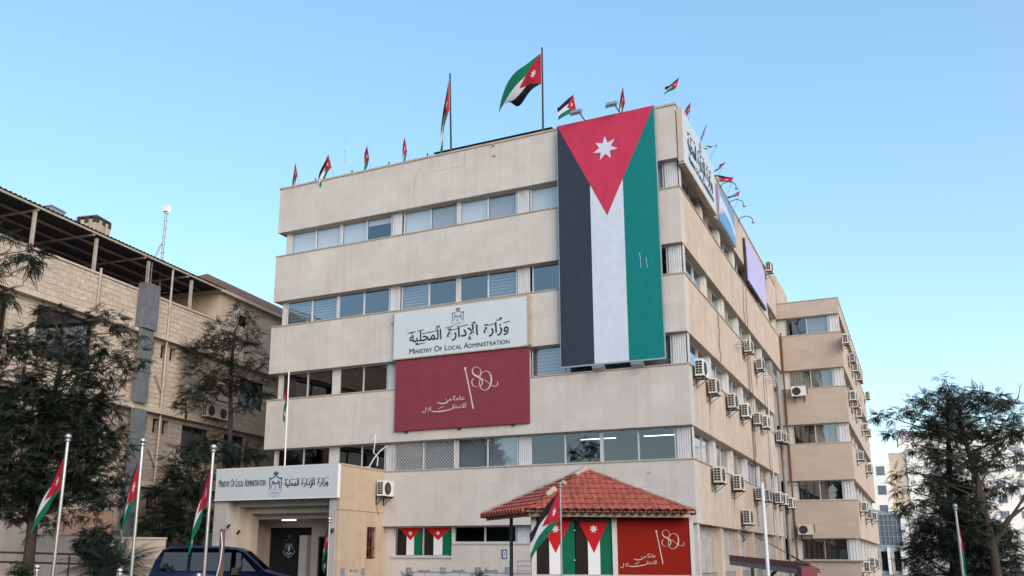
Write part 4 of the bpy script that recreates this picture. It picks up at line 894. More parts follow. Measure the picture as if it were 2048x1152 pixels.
# ================================================================== kiosk with tiled roof
ZE = 2.86
FLc = at(1055, 1019, 22.6); FRc = at(1389, 1021, 22.7); BLc = at(966, 1032, 25.7)
def ke(p): return Vector((p.x, p.y, ZE))
A_, B_, Cq = ke(FLc), ke(FRc), ke(BLc); Dq = B_+(Cq-A_)
AP = at(1172, 939, 24.3)
KI = thing('guard_kiosk', 'guard kiosk with worn red tiled pyramid roof and flag panels', 'kiosk', ((A_+Dq)/2)*1)
KI.location.z = 0
def tiled_face(a, b, top, roof, rowh=.25, pitch=.165):
    ex = (b-a).normalized(); w_ = (b-a).length; h0 = a+ex*((top-a).dot(ex)); up = (top-h0); hh = up.length; up = up.normalized(); nz = ex.cross(up); tx = (top-a).dot(ex); n = int(hh/rowh)+1; rg = random.Random(5)
    nx = int(w_/(pitch/6))
    for r in range(n):
        b0 = r*rowh; b1 = min(hh, b0+rowh*1.04)
        l0, r0 = tx*b0/hh, w_-(w_-tx)*b0/hh; l1, r1 = tx*b1/hh, w_-(w_-tx)*b1/hh
        vs = []; m = 0
        for i in range(nx+1):
            x = w_*i/nx
            if x < l0-.02 or x > r0+.02: continue
            wv = abs(math.sin(math.pi*x/pitch+(r % 2)*0))
            x0c = min(max(x, l0), r0); x1c = min(max(x, l1), r1); sag = .012*wv*(1-wv)
            lift = .035+.028*wv+rg.uniform(-.003, .003)
            vs += [a+ex*x0c+up*(b0-.02*wv)+nz*(lift-.05), a+ex*x0c+up*(b0-.02*wv)+nz*lift, a+ex*x1c+up*b1+nz*(.004+.026*wv)]; m += 1
        roof.add(vs, [q for i in range(m-1) for q in ((i*3, i*3+3, i*3+4, i*3+1), (i*3+1, i*3+4, i*3+5, i*3+2))], 0, False)
        roof.add([a+ex*l0+up*b0, a+ex*r0+up*b0, a+ex*r1+up*b1, a+ex*l1+up*b1], [(0, 1, 2, 3)], 0)
rf = MB(); tiled_face(A_, B_, AP, rf); tiled_face(Cq, A_, AP, rf); tiled_face(B_, Dq, AP, rf); tiled_face(Dq, Cq, AP, rf); ROOFK = rf.build('roof', 'tile', KI)
hp = MB(); rg = random.Random(3)
for c_, segs in ((A_, ((.58, .62), (.30, .44), (.80, .99))), (B_, ((0, 1),)), (Cq, ((0, 1),)), (Dq, ((0, 1),))):
    for s0, s1 in segs:
        n = max(2, int((s1-s0)*14)); pts = [c_.lerp(AP, s0+(s1-s0)*i/n)+Vector((rg.uniform(-.015, .015), rg.uniform(-.015, .015), .035)) for i in range(n+1)]
        hp.tube(pts, [rg.uniform(.05, .085)*(1.25 if c_ is A_ else .8) for _ in pts], 7)
hp.lathe(AP+Vector((0, 0, -.05)), [(.12, 0), (.10, .08), (.03, .12)], 8); hp.build('hip_cap', 'cement', ROOFK)
# scalloped eave plate
ev = MB(); cen = (A_+Dq)/2
for p_, q_ in ((A_, B_), (Cq, A_), (B_, Dq)):
    ins = lambda w_, k: w_+(Vector((cen.x, cen.y, w_.z))-w_)*k; a, b = ins(p_, .035), ins(q_, .035)
    ev.add([a+Vector((0, 0, -.17)), b+Vector((0, 0, -.17)), b+Vector((0, 0, -.01)), a+Vector((0, 0, -.01))], [(0, 1, 2, 3)])
    n = int((b-a).length/.21); ex = (b-a).normalized()
    for i in range(n): ev.lathe(a+ex*(.21*(i+.5))+Vector((0, 0, -.03))+(a-ins(p_, .2)).normalized()*.02, [(.001, 0), (.075, 0), (.075, .18)], 8, 1, ins(p_, 0)-ins(p_, .3) if False else (Vector((0, 0, 1)).cross(ex)*-1))
ev.poly([A_+Vector((0, 0, -.02)), B_+Vector((0, 0, -.02)), Dq+Vector((0, 0, -.02)), Cq+Vector((0, 0, -.02))], (0, 0, -1), .03); ev.build('eave', ['cement', 'tile'], KI)
kx = (B_-A_).normalized(); kn = -Vector((0, 0, 1)).cross(kx); kn = kx.cross(Vector((0, 0, 1)))   # out of the front
KO = A_+(-kn)*.42
def kp(u, v): return on_plane(u, v, KO, kn)
def kbox(mb, u0, v0, u1, v1, d0, d1, mi=0, zb=None):
    a, b = kp(u0, (v0+v1)/2), kp(u1, (v0+v1)/2); z1 = kp((u0+u1)/2, v0).z; z0 = kp((u0+u1)/2, v1).z if zb is None else zb
    mb.poly([Vector((a.x, a.y, z0)), Vector((b.x, b.y, z0)), Vector((b.x, b.y, z1)), Vector((a.x, a.y, z1))], kn*-1, 1e-9, mi) if False else None
    pa, pb = a-kn*d0, b-kn*d0; qa, qb = a-kn*d1, b-kn*d1
    vs = [Vector((p_.x, p_.y, z)) for z in (z0, z1) for p_ in (pa, pb, qb, qa)]; mb.add(vs, [(0, 1, 5, 4), (1, 2, 6, 5), (2, 3, 7, 6), (3, 0, 4, 7), (4, 5, 6, 7), (3, 2, 1, 0)], mi)
for u0, u1 in ((1063, 1073), (1225, 1235), (1381, 1389)): pm = MB(); kbox(pm, u0, 1024, u1, 1200, -.03, .14, zb=.02); pm.build('post', 'pier_white', KI)
bm_ = MB(); kbox(bm_, 1072, 1149.5, 1382, 1200, .0, .2, zb=0); bdir = (Cq-A_).normalized(); wl = (Cq-A_).length*.86
bm_.build('base_wall', 'plaster_grey', KI)
bk = MB(); a, b = kp(1066, 1100), kp(1388, 1100)
vd = Vector((a.x-CP.x, a.y-CP.y, 0)).normalized()
for p_, q_ in ((a+(vd*.98+kx*.12)*wl*.8, b+bdir*wl), ): bk.add([Vector((p_.x, p_.y, 0)), Vector((q_.x, q_.y, 0)), Vector((q_.x, q_.y, 2.7)), Vector((p_.x, p_.y, 2.7))], [(0, 1, 2, 3)])
for p_ in (b,): q_ = p_+bdir*wl; bk.add([Vector((p_.x, p_.y, 0)), Vector((q_.x, q_.y, 0)), Vector((q_.x, q_.y, 2.7)), Vector((p_.x, p_.y, 2.7))], [(0, 1, 2, 3)])
vd = Vector((a.x-CP.x, a.y-CP.y, 0)).normalized(); p_ = a; q_ = p_+(vd*.98+kx*.12)*wl*.8; bk.add([Vector((p_.x, p_.y, 0)), Vector((q_.x, q_.y, 0)), Vector((q_.x, q_.y, 2.7)), Vector((p_.x, p_.y, 2.7))], [(0, 1, 2, 3)])
bk.build('wall', 'plaster_grey', KI)
for u0, u1, nm in ((1073, 1150, 0), (1152, 1224.5, 1)):
    fp = MB(); a, b = kp(u0, 1095), kp(u1, 1095); zt, zb = kp(1150, 1029).z, kp(1150, 1149).z; xd = (b-a).normalized()
    a0 = Vector((a.x, a.y, zb))-kn*.03; apx = kp((u0+u1)/2, 1106.5).z; stz = kp((u0+u1)/2, 1058).z
    flat_flag(fp, a0, xd, UPV, (b-a).length, zt-zb, (zt-apx)/(zt-zb), (zt-stz)/(zt-zb), .115, .004); fp.build('flag_panel', ['k_black', 'k_white', 'k_green', 'k_red'], KI)
sh = MB(); kbox(sh, 1142, 1028, 1218, 1042, -.06, .05); sh.build('shutter_box', 'iron', KI)
hd = MB()
for v in (1061, 1120.5): q = kp(1149, v); hd.lathe(q+kn*-.02, [(.001, 0), (.018, 0), (.018, .05), (.001, .05)], 8, 0, kn)
hd.build('handle', 'white', KI)
rp = MB(); kbox(rp, 1235, 1033, 1381, 1150, .0, .06); RPn = rp.build('red_panel', 'sign_red', KI)
ra, rb = kp(1235, 1033), kp(1381, 1150)
def kmap(X, Y):   # readings of the maroon board carried over to the narrower red panel
    zx = 1578+(X-750)*(1725-1580)/(1015-750)*1.0 if X >= 735 else 1600-(760-X)*(1600-1270)/(760-170)
    zy = 708+(Y-250)*(995-708)/(797-250); return kp(950+zx/4.357, 900+zy/4.357)+kn*.004
kt = MB(); monogram(kt, kmap, (kmap(900, 500)-kmap(899, 500)).length, kn); script_lines(kt, kmap, kx, kn); kt.build('lettering', 'gold', RPn)
ep = at(1022.5, 1036, 24.6); mb = MB(); mb.tube([(ep.x, ep.y, 0), (ep.x, ep.y, ZE-.02)], .05, 8); mb.build('steel_post', plain('blue grey steel', (.07, .08, .10), .5, .3), KI)
# rubble and broken plaster at the kiosk's right end
# ================================================================== car park gate canopy and white pole on the right
h = at(1524, 967, 21.0); t = thing('white_pole', 'bare white pole standing before the side wall', 'pole', (h.x, h.y, 0)); mb = MB(); mb.tube([(h.x, h.y, 0), (h.x, h.y, h.z)], [.045, .038], 12); mb.lathe((h.x, h.y, h.z), [(.042, 0), (.05, .01), (.001, .03)], 12); mb.lathe((h.x, h.y, 0), [(.14, 0), (.14, .03), (.06, .06)], 12); mb.build('post', 'white', t)
GC = thing('gate_canopy', 'low red and grey entrance canopy slung on stays below the wing', 'canopy', at(1560, 1180, 27)*1); GC.location.z = 0
a, b = at(1460, 1121, 28.5), at(1621, 1141, 22.5); ab = (b-a).normalized(); pn = Vector((0, 0, 1)).cross(ab)
mb = MB(); fr = frame_of(a, ab, pn, ab.cross(pn)); ln = (b-a).length; mb.box((0, -.02, 0), (ln, .02, .17), 0, fr); mb.box((0, -.02, -.13), (ln, 0.018, -.002), 1, fr); mb.build('roof', ['maroon_awning', 'concrete'], GC)
mb = MB(); mb.box((ln+.003, -.35, -.34), (ln+.30, .04, .10), 0, fr); mb.build('end_panel', 'maroon_awning', GC)
mb = MB(); s1, s2 = at(1583, 1113, 27.2), at(1639, 1140, 22.3)
for k in (0, .18): mb = MB(); mb.tube([s1-Vector((0, 0, k)), s2-Vector((0, 0, k*.3))], .018, 5); mb.build('stay', 'iron', GC)
mb = MB(); mb.tube([at(1515, 1075, 30), at(1600, 1120, 25.5)], .012, 4); mb.build('stay', 'iron', GC)
for q in (at(1505, 1140, 27), at(1592, 1140, 24)): mb = MB(); mb.tube([(q.x, q.y, 0), (q.x, q.y, q.z+.2)], .05, 8); mb.build('post', 'iron', GC)
mb = MB(); mb.tube([at(1541, 1152, 25.5), at(1558, 1136, 25.2)], .045, 6); mb.build('strut', 'iron', GC)
# ================================================================== stone building on the left
LO = Vector((-23.9, -2.0, 0)); LTH = R_(5.5)
LS = Vector((-math.sin(LTH), math.cos(LTH), 0)); LN = Vector((math.cos(LTH), math.sin(LTH), 0))
LF = Matrix(((LN.x, LS.x, 0, LO.x), (LN.y, LS.y, 0, LO.y), (0, 0, 1, 0), (0, 0, 0, 1)))     # local: x out of the facade, y along it, z up
def lb(u, v, n=0.0):
    p = on_plane(u, v, LO+LN*n, LN)-LO; return Vector((n, p.dot(LS), p.z))
LB = thing('stone_building', 'rough stone building on the left with slab ledges and a dark roof canopy', 'building', LO, LTH)
def Lbox(mb, a, b, mi=0): mb.box(a, b, mi)
S0, S1 = -17.0, 15.0
F1, F2, F3, PTOP = 4.76, 8.10, 11.58, 13.32
def lwall(z0, z1, holes, mat, nm='wall', th=.35, n=0.0):
    mb = MB(); cells(mb, S0, S1, z0, z1, holes, lambda m_, a, b, c_, d, mi: m_.box((n-th, a, c_), (n, b, d), 0)); return mb.build(nm, mat, LB, False)
def hole(u0, v0, u1, v1): a, b = lb(u0, v0), lb(u1, v1); return (min(a.y, b.y), max(a.y, b.y), min(a.z, b.z), max(a.z, b.z))
sq = lambda c, wd, z0, z1: (c-wd/2, c+wd/2, z0, z1)
small3 = [sq(lb(u, 700).y, .42, 10.62, 11.25) for u in (283, 302, 328, 346)]
small2 = [sq(lb(u, 835).y, .42, 7.12, 7.78) for u in (270, 289, 313, 332)]
small1 = [sq(lb(u, 990).y, .42, 3.7, 4.4) for u in (258, 300)]
y1, y2 = lb(363, 870).y, lb(418, 870).y
w2 = [(y1, y2, 6.15, 7.75), (y2+1.2, y2+3.0, 6.15, 7.75), (lb(480, 770).y, lb(530, 770).y, 9.35, 10.9)]
bigL = [(-15.5, -13.0, 8.9, 11.3), (-12.0, -8.9, 8.9, 11.3), (-7.6, -4.6, 9.2, 11.3), (-15, -12, 5.4, 7.8), (-11, -8, 5.4, 7.8), (-15, -12, 2, 4.3), (-11, -8, 2, 4.3), (-7, -4.6, 5.6, 7.6)]
lwall(0, F1-.13, [h for h in small1+bigL if h[3] < F1], 'rough_stone_grey'); lwall(F1+.13, F2-.13, [h for h in small2+w2[:2]+bigL if F1 < h[2] and h[3] < F2], 'rough_stone_grey'); lwall(F2+.13, F3-.16, [h for h in small3+w2[2:]+bigL if h[2] > F2], 'rough_stone')
mb = MB()
for z in (F1, F2): mb.box((-.4, S0, z-.128), (.30, S1, z+.128))
mb.box((-.4, S0, F3-.158), (.32, S1, F3-.003)); mb.build('ledge', 'plaster_beige', LB, False)
mb = MB(); mb.box((-.30, S0, F3), (.10, 4.4, PTOP)); mb.build('parapet', 'rough_stone', LB, False)
mb = MB(); mb.box((-.36, S0, PTOP+.003), (.16, 4.4, PTOP+.09)); mb.build('coping', 'plaster_beige', LB, False)
mb = MB(); mb.box((-9, S0, 0), (-1.3, S1, F3-.2)); mb.build('inner_wall', 'dark', LB, False)
mb = MB(); mb.box((-9, S0, F3-.19), (-.41, S1, F3-.01)); mb.build('terrace_slab', 'concrete', LB, False)
for hs in small3+small2+small1:
    m_ = MB(); m_.box((-.30, hs[0], hs[2]), (-.26, hs[1], hs[3])); m_.build('window', 'glass_dark', LB, False)
for hs in w2+bigL:
    m_ = MB(); m_.box((-.24, hs[0], hs[2]), (-.22, hs[1], hs[3])); wo = m_.build('window', 'glass' if hs in w2 else 'glass_dark', LB, False)
    m_ = MB(); c_ = (hs[0]+hs[1])/2
    for a, b in ((hs[0], hs[0]+.06), (c_-.03, c_+.03), (hs[1]-.06, hs[1])): m_.box((-.22, a, hs[2]), (-.16, b, hs[3]))
    for a, b in ((hs[2], hs[2]+.06), (hs[3]-.06, hs[3])): m_.box((-.215, hs[0], a), (-.165, hs[1], b))
    m_.build('window_frame', 'iron', wo, False)
    if hs is w2[0]: m_ = MB(); m_.box((-.5, hs[0]+.05, hs[2]), (-.45, hs[1]-.05, hs[3])); m_.build('curtain', 'plaster_tan', wo, False)  # tan sheet behind the pane paints its beige reflection
# steel duct running up the facade
du0, du1 = lb(269, 616).y, lb(296.5, 616).y; zt = lb(283, 570).z; zb_ = lb(283, 662).z
mb = MB(); mb.box((.12, du0, zb_), (.62, du1, zt)); mb.box((.33, du0+.05, F2+.14), (.50, du1-.05, zb_-.01)); mb.box((.31, du0+.05, .2), (.50, du1-.05, F2-.14))
for z in (2.0, 4.0, 6.6, 9.6): mb.box((.30, du0+.0, z), (.53, du1, z+.05))
for k in (.25, .6): mb.tube([(.3, du0+k*(du1-du0), zt), (.3, du0+k*(du1-du0), zt+1.1)], .025, 5)
mb.build('duct', plain('painted duct steel', (.17, .185, .20), .55, .3, dirt=(.12, .10, .09)), LB, False)
mb = MB()
for u, z0 in ((318, .5), (190, F3)):
    y = lb(u, 800 if u > 200 else 600).y; mb.tube([(.16, y, z0), (.16, y, 15.0 if u > 300 else PTOP+.3)], .055, 8)
yq = lb(305, 800).y
for z in (9.0, 5.6): mb.tube([(.16, lb(318, 800).y, z), (.16, lb(318, 800).y-.55, z+.75)], .05, 8)
mb.build('drain_pipe', 'post_tan', LB, False)
# terrace: canopy on posts, back wall
CE = 15.05; cy1 = lb(441, 580).y
mb = MB(); n = 90; L0 = S0
for i in range(n):
    a = L0+(cy1-L0)*i/n; b = L0+(cy1-L0)*(i+1)/n; c_ = (a+b)/2; e = (b-a)*.3
    mb.add([(.35, a, CE), (.35, a+e, CE+.05), (.35, b-e, CE+.05), (.35, b, CE), (-5.2, a, CE+.35), (-5.2, a+e, CE+.40), (-5.2, b-e, CE+.40), (-5.2, b, CE+.35)], [(0, 1, 5, 4), (1, 2, 6, 5), (2, 3, 7, 6)])
can = mb.build('canopy', 'sheet', LB, False)
mb = MB()
for x in (.25, -1.1, -2.4, -3.7, -5.0): mb.box((x-.035, L0, CE-.10+.0625*(.35-x)), (x+.035, cy1, CE-.012+.0625*(.35-x)))
for u in (65, 183, 290, 378, -60): y = lb(u, 440).y; mb.box((-5.0, y-.04, CE-.18+.0), (.25, y+.04, CE-.11))
mb.build('rafter', 'lip', can, False)
for u, v in ((65, 440), (183.3, 540), (291, 560), (378, 590), (-60, 420)): y = lb(u, v).y; mb = MB(); mb.box((.03, y-.055, PTOP+.09), (.15, y+.055, CE-.19)); mb.build('post', 'post_tan', LB, False)
mb = MB(); cells(mb, S0, cy1, F3, CE+.1, [(lb(225, 560).y, lb(268, 560).y, F3, 14.2), (-12, -9, F3, 14.0)], lambda m_, a, b, c_, d, mi: m_.box((-5.4, a, c_), (-5.2, b, d), 0)); mb.build('terrace_wall', 'plaster_beige', LB, False)
mb = MB(); mb.box((-4.8, lb(150, 520).y, F3), (-4.1, lb(150, 520).y+.9, 13.9)); mb.box((-3.2, lb(330, 610).y, F3), (-2.9, lb(330, 610).y+.5, 13.8)); mb.build('terrace_box', 'iron', LB, False)
# block with a hipped roof at the far end
e0 = cy1+.05; mb = MB(); mb.box((-9, e0, F3), (.02, S1, 14.9)); mb.build('end_block', 'plaster_beige', LB, False)
mb = MB(); y_ = lb(462, 620).y+.7; mb.box((.023, y_, 13.6), (.03, y_+.6, 14.2)); mb.build('window', 'glass_dark', LB, False)
mb = MB(); ov = .3; mb.box((-9.2, e0-ov, 14.903), (ov, S1, 15.05)); hv = [(-9.2, e0-ov, 15.05), (ov, e0-ov, 15.05), (ov, S1, 15.05), (-9.2, S1, 15.05), (-2.3, e0+1.7, 16.75), (-2.3, S1-1, 16.75)]
mb.add(hv, [(0, 1, 4), (1, 2, 5, 4), (2, 3, 5), (3, 0, 4, 5)], 1); mb.build('roof', ['plaster_beige', plain('weathered brown tile', (.17, .085, .06), .85, var=.35, scale=6)], LB, False)
# things on the roof
q = at(185, 476, 46); t = thing('chimney', 'stained flaring chimney stack with dark vents behind the canopy roof', 'chimney', (q.x, q.y, 14.5)); mb = MB()
h0, h1 = q.z-1.5-14.5, at(185, 446, 46).z-14.5
def ringbox(mb, r0, z0, r1, z1, mi=0): mb.add([(sx*r0, sy*r0, z0) for sx, sy in ((-1, -1), (1, -1), (1, 1), (-1, 1))]+[(sx*r1, sy*r1, z1) for sx, sy in ((-1, -1), (1, -1), (1, 1), (-1, 1))], [(0, 1, 5, 4), (1, 2, 6, 5), (2, 3, 7, 6), (3, 0, 4, 7), (4, 5, 6, 7)], mi)
ringbox(mb, .50, -3, .50, h0); ringbox(mb, .50, h0, .63, h1-.02); mb.build('stack', stone('stained render', (.55, .44, .34), (.22, .12, .07), .8, 0), t, False)
for sx, sy in ((-1, -1), (1, -1), (1, 1), (-1, 1), (0, -1), (1, 0)): mb = MB(); mb.box((sx*.5-.13, sy*.5-.13, h1-.22), (sx*.5+.13, sy*.5+.13, h1+.16)); mb.build('vent', 'iron', t, False)
mb = MB(); mb.box((-.6, -.6, h1+.163), (.6, .6, h1+.22)); mb.build('cap', 'concrete', t, False); t.rotation_euler.z = R_(12)
q = at(100, 431, 44); t = thing('roof_hatch', 'low grey box on the roof near the chimney', 'box', (q.x, q.y, 14.5)); mb = MB(); mb.box((-.5, -.5, 0), (.5, .5, at(100, 421, 44).z-14.5)); mb.box((-.55, -.55, at(100, 421, 44).z-14.497), (.55, .55, at(100, 421, 44).z-14.44)); mb.build('box', 'galv', t, False); t.rotation_euler.z = R_(10)
q0, q1 = at(322, 540, 42), at(330.5, 424, 42); t = thing('roof_mast', 'slim antenna mast with two stays and a white panel head', 'mast', (q0.x, q0.y, 14)); mb = MB()
mb.tube([(0, 0, 0), (0, 0, q1.z-14)], .055, 8)
for k in range(7): z = q1.z-14-.5-k*.42; mb.box((-.11, -.03, z), (.11, .03, z+.03))
mb.build('mast', 'galv', t, False); mb = MB(); 
for dx in (-1.25, -.75): mb.tube([(0, 0, q1.z-14-1.45), (dx, -.4, .3)], .02, 5)
mb.build('stay', 'galv', t, False); mb = MB(); mb.box((-.16, -.12, q1.z-14), (.16, .12, q1.z-14+.32)); mb.box((-.05, -.05, q1.z-14-.1), (.18, .05, q1.z-14)); mb.build('antenna_head', 'white', t, False)
# air conditioners on its ledge
for u, lab in ((412, 'nearer of two weathered air conditioners on the stone building ledge'), (436, 'farther of two weathered air conditioners on the stone building ledge')):
    p = LF @ Vector((.30, lb(u, 830, .3).y, F2+.17)); place_ac(p-LN*.05, LTH+math.pi/2, lab, 'air conditioners on the stone building')

# ================================================================== forecourt walls, van, bollards
def low_wall(u0, v0, u1, v1, D0, D1, mat, lab, nm='low_wall', th=.3):
    a, b = at(u0, v0, D0), at(u1, v1, D1); z = (a.z+b.z)/2; t = thing(nm, lab, 'wall', ((a.x+b.x)/2, (a.y+b.y)/2, 0)); d = Vector((b.x-a.x, b.y-a.y, 0)); ln = d.length; d.normalize(); n = Vector((d.y, -d.x, 0)); mb = MB()
    fr = frame_of(Vector((a.x, a.y, 0)), d, -n, UPV); mb.box((0, 0, 0), (ln, th, z), 0, fr); mb.build('wall', mat, t); mb = MB(); mb.box((-.02, -.04, z+.003), (ln+.02, th+.04, z+.07), 0, fr); mb.build('coping', 'plaster_beige', t); return t
low_wall(-120, 1033, 104, 1040, 31, 31.5, 'plaster_beige', 'smooth beige forecourt wall at the left edge')
low_wall(104, 1016, 225, 1022, 33.5, 34, stone('reddish coursed stone', (.42, .26, .18), (.26, .14, .10), .5, .35, (.5, .2)), 'reddish coursed stone wall behind the beige wall')
low_wall(60, 1068, 215, 1073, 30.5, 30.8, 'plaster_beige', 'beige wall right of the low bush')
low_wall(213, 1078, 332, 1079, 29.5, 30, 'plaster_beige', 'plain beige wall stub behind the cycad')
t = thing('railing', 'thin dark double railing before the beige wall at far left', 'railing', at(60, 1120, 26)); mb = MB()
for v in (1105, 1124): mb.tube([at(-60, v-2, 26), at(170, v+4, 26.5)], .03, 6)
for u in (-20, 60, 140): q = at(u, 1106, 26.2); mb.tube([(q.x, q.y, 0), q], .025, 6)
mb.build('rail', 'iron', t)
# dark blue van
def van():
    a = at(298, 1120, 28.2); b = at(560, 1120, 28.6); d = Vector((b.x-a.x, b.y-a.y, 0)); ln = 4.55; d.normalize(); n = Vector((d.y, -d.x, 0)); o = Vector((a.x, a.y, 0)); fr = frame_of(o, d, -n, UPV)
    t = thing('van', 'dark blue van parked before the porch', 'van', o); W = 1.72
    prof = [(.05, .32), (0, .55), (.02, 1.05), (.16, 1.55), (.34, 1.86), (.55, 1.95), (1.3, 1.985), (2.2, 1.975), (2.62, 1.93), (2.85, 1.84), (3.55, 1.22), (4.25, 1.02), (4.5, .85), (4.55, .5), (4.48, .32)]
    vs = []; fs = []; N = len(prof)
    for k, (y, sc) in enumerate(((0, .93), (.07, 1.0), (W-.07, 1.0), (W, .93))):
        for x, z in prof: zz = 1.0+(z-1.0)*(sc if z > 1.0 else 1); tum = (max(0, z-1.0)*.16)*(1 if k in (0, 1) else -1); vs.append(fr @ Vector((x, y+tum, zz)))
    for k in range(3): fs += [(k*N+i, k*N+(i+1) % N, (k+1)*N+(i+1) % N, (k+1)*N+i) for i in range(N)]
    fs += [tuple(range(N)), tuple(range(3*N, 4*N))[::-1]]; mb = MB(); mb.add(vs, fs, 0, True); mb.build('body', 'van_blue', t)
    for x0, x1, x2, x3, nm in ((.30, 1.15, .42, 1.15, 's'), (1.25, 2.15, 1.25, 2.15, 's'), (2.25, 3.25, 2.25, 2.72, 's')):
        mb = MB(); y = lambda z: max(0, z-1.0)*.16-.012; mb.quad(*[fr @ Vector((x, y(z), z)) for x, z in ((x0, 1.22), (x1, 1.22), (x3, 1.78), (x2, 1.78))]); mb.build('side_window', 'glass_dark', t)
    mb = MB(); mb.quad(*[fr @ Vector(q) for q in ((3.50, .18, 1.285), (3.50, W-.18, 1.285), (2.90, W-.25, 1.825), (2.90, .25, 1.825))]); mb.build('windscreen', 'glass_dark', t)
    for x in (.85, 3.65):
        for y in (.0, W):
            mb = MB(); mb.lathe(fr @ Vector((x, y-.1+.2*(y > 0)*0, .33)), [(.2, 0), (.33, 0), (.33, .2), (.2, .2)], 20, 0, -n); w_ = mb.build('wheel', 'tyre', t)
            mb = MB(); mb.lathe(fr @ Vector((x, y-.11, .33)), [(.001, .03), (.2, .0), (.2, .2), (.001, .2)], 16, 0, -n); mb.build('rim', 'galv', w_)
    for y in (.2, W-.2): mb = MB(); c = fr @ Vector((4.46, y, .78)); mb.ball(c, .13); mb.build('headlight', 'glass_clear', t)
    mb = MB(); mb.box((2.55, -.20, 1.12), (2.75, -.03, 1.32), 0, fr); mb.build('wing_mirror', 'iron', t)
    mb = MB(); mb.box((-.03, .1, .38), (.05, W-.1, .55), 0, fr); mb.box((4.5, .1, .36), (4.6, W-.1, .56), 0, fr); mb.build('bumper', 'iron', t)
van()
for u, v, lab in ((75, 1131, 'first from the left'), (240.5, 1138, 'beside the cycad'), (398, 1148, 'in front of the van')):
    h = at(u, v, 17.5); t = thing('bollard', 'steel bollard with round head, '+lab, 'bollard', (h.x, h.y, 0), 0, 'steel ball bollards'); mb = MB(); mb.tube([(0, 0, 0), (0, 0, h.z-.1)], .035, 10); mb.lathe((0, 0, 0), [(.09, 0), (.09, .02), (.04, .04)], 12); mb.build('post', 'steel', t, False); mb = MB(); mb.lathe((0, 0, h.z-.1), [(.05, 0), (.055, .02), (.035, .03)], 12); mb.ball((0, 0, h.z-.03), .055); mb.build('ball', 'steel', t, False)
q = at(446, 1058, 27.4); t = thing('timber_post', 'rough brown timber post with a pale cable before the porch', 'post', (q.x, q.y, 0)); mb = MB(); mb.tube([(0, 0, 0), (.02, 0, q.z*.5), (-.01, 0, q.z)], [.10, .085, .075], 9); mb.build('trunk', 'rust', t, False); mb = MB(); mb.tube([(.05, -.12, q.z-.1), (.14, -.14, q.z-.5), (.10, -.14, q.z-1.0), (-.12, -.14, q.z-1.9)], .018, 6); mb.build('cable', 'white', t, False)

# ================================================================== trees and plants
def leaf_mesh(mb_v, mb_f, c, d, L, pairs, lw, droop, rg):
    pass
def frond_cloud(C, Dn, Ls, pairs=6, llen=.30, lwid=.085, droop=.35, seed=0):
    """pinnate leaves: C centres, Dn directions (n,3), Ls lengths. Returns verts, quads"""
    rg = np.random.default_rng(seed); n = len(C); Dn = Dn/np.linalg.norm(Dn, axis=1, keepdims=True)
    upv = np.array([0, 0, 1.0])+rg.normal(0, .35, (n, 3)); side = np.cross(Dn, upv); side /= np.linalg.norm(side, axis=1, keepdims=True)+1e-9; nor = np.cross(side, Dn)
    T = []
    for k in range(pairs):
        t = .18+.82*(k+.5)/pairs; sc = math.sin(math.pi*(.22+.66*t))
        for s in (-1, 1):
            bx, by = t, 0.0; ax, ay = .62, s*.78; l = llen*sc; w_ = lwid*sc*1.12
            px_, py_ = -ay*w_*.5*s, ax*w_*.5*s
            T.append([(bx, by, 0), (bx+ax*l*.45+px_, by+ay*l*.45+py_, -.02), (bx+ax*l, by+ay*l, -.10*sc), (bx+ax*l*.45-px_, by+ay*l*.45-py_, -.02)])
    T.append([(.96, 0, 0), (1.08, lwid*.4, -.02), (1.0+llen*.8, 0, -.06), (1.08, -lwid*.4, -.02)])
    T = np.array(T).reshape(-1, 3); T[:, 2] -= droop*T[:, 0]**2
    V = C[:, None, :]+Ls[:, None, None]*(T[None, :, 0:1]*Dn[:, None, :]+T[None, :, 1:2]*side[:, None, :]+T[None, :, 2:3]*nor[:, None, :])
    return V.reshape(-1, 3), len(C)*len(T)//4
def quads_obj(name, V, mat, parent):
    nq = len(V)//4; me = bpy.data.meshes.new(name); me.vertices.add(len(V)); me.vertices.foreach_set('co', V.astype(np.float32).ravel())
    me.loops.add(nq*4); me.loops.foreach_set('vertex_index', np.arange(nq*4, dtype=np.int32)); me.polygons.add(nq); me.polygons.foreach_set('loop_start', np.arange(0, nq*4, 4, dtype=np.int32)); me.update(calc_edges=True); me.materials.append(M[mat])
    o = bpy.data.objects.new(name, me); COL.objects.link(o); o.parent = parent; r = parent; mw = r.matrix_parent_inverse @ r.matrix_basis; o.matrix_parent_inverse = mw.inverted(); return o
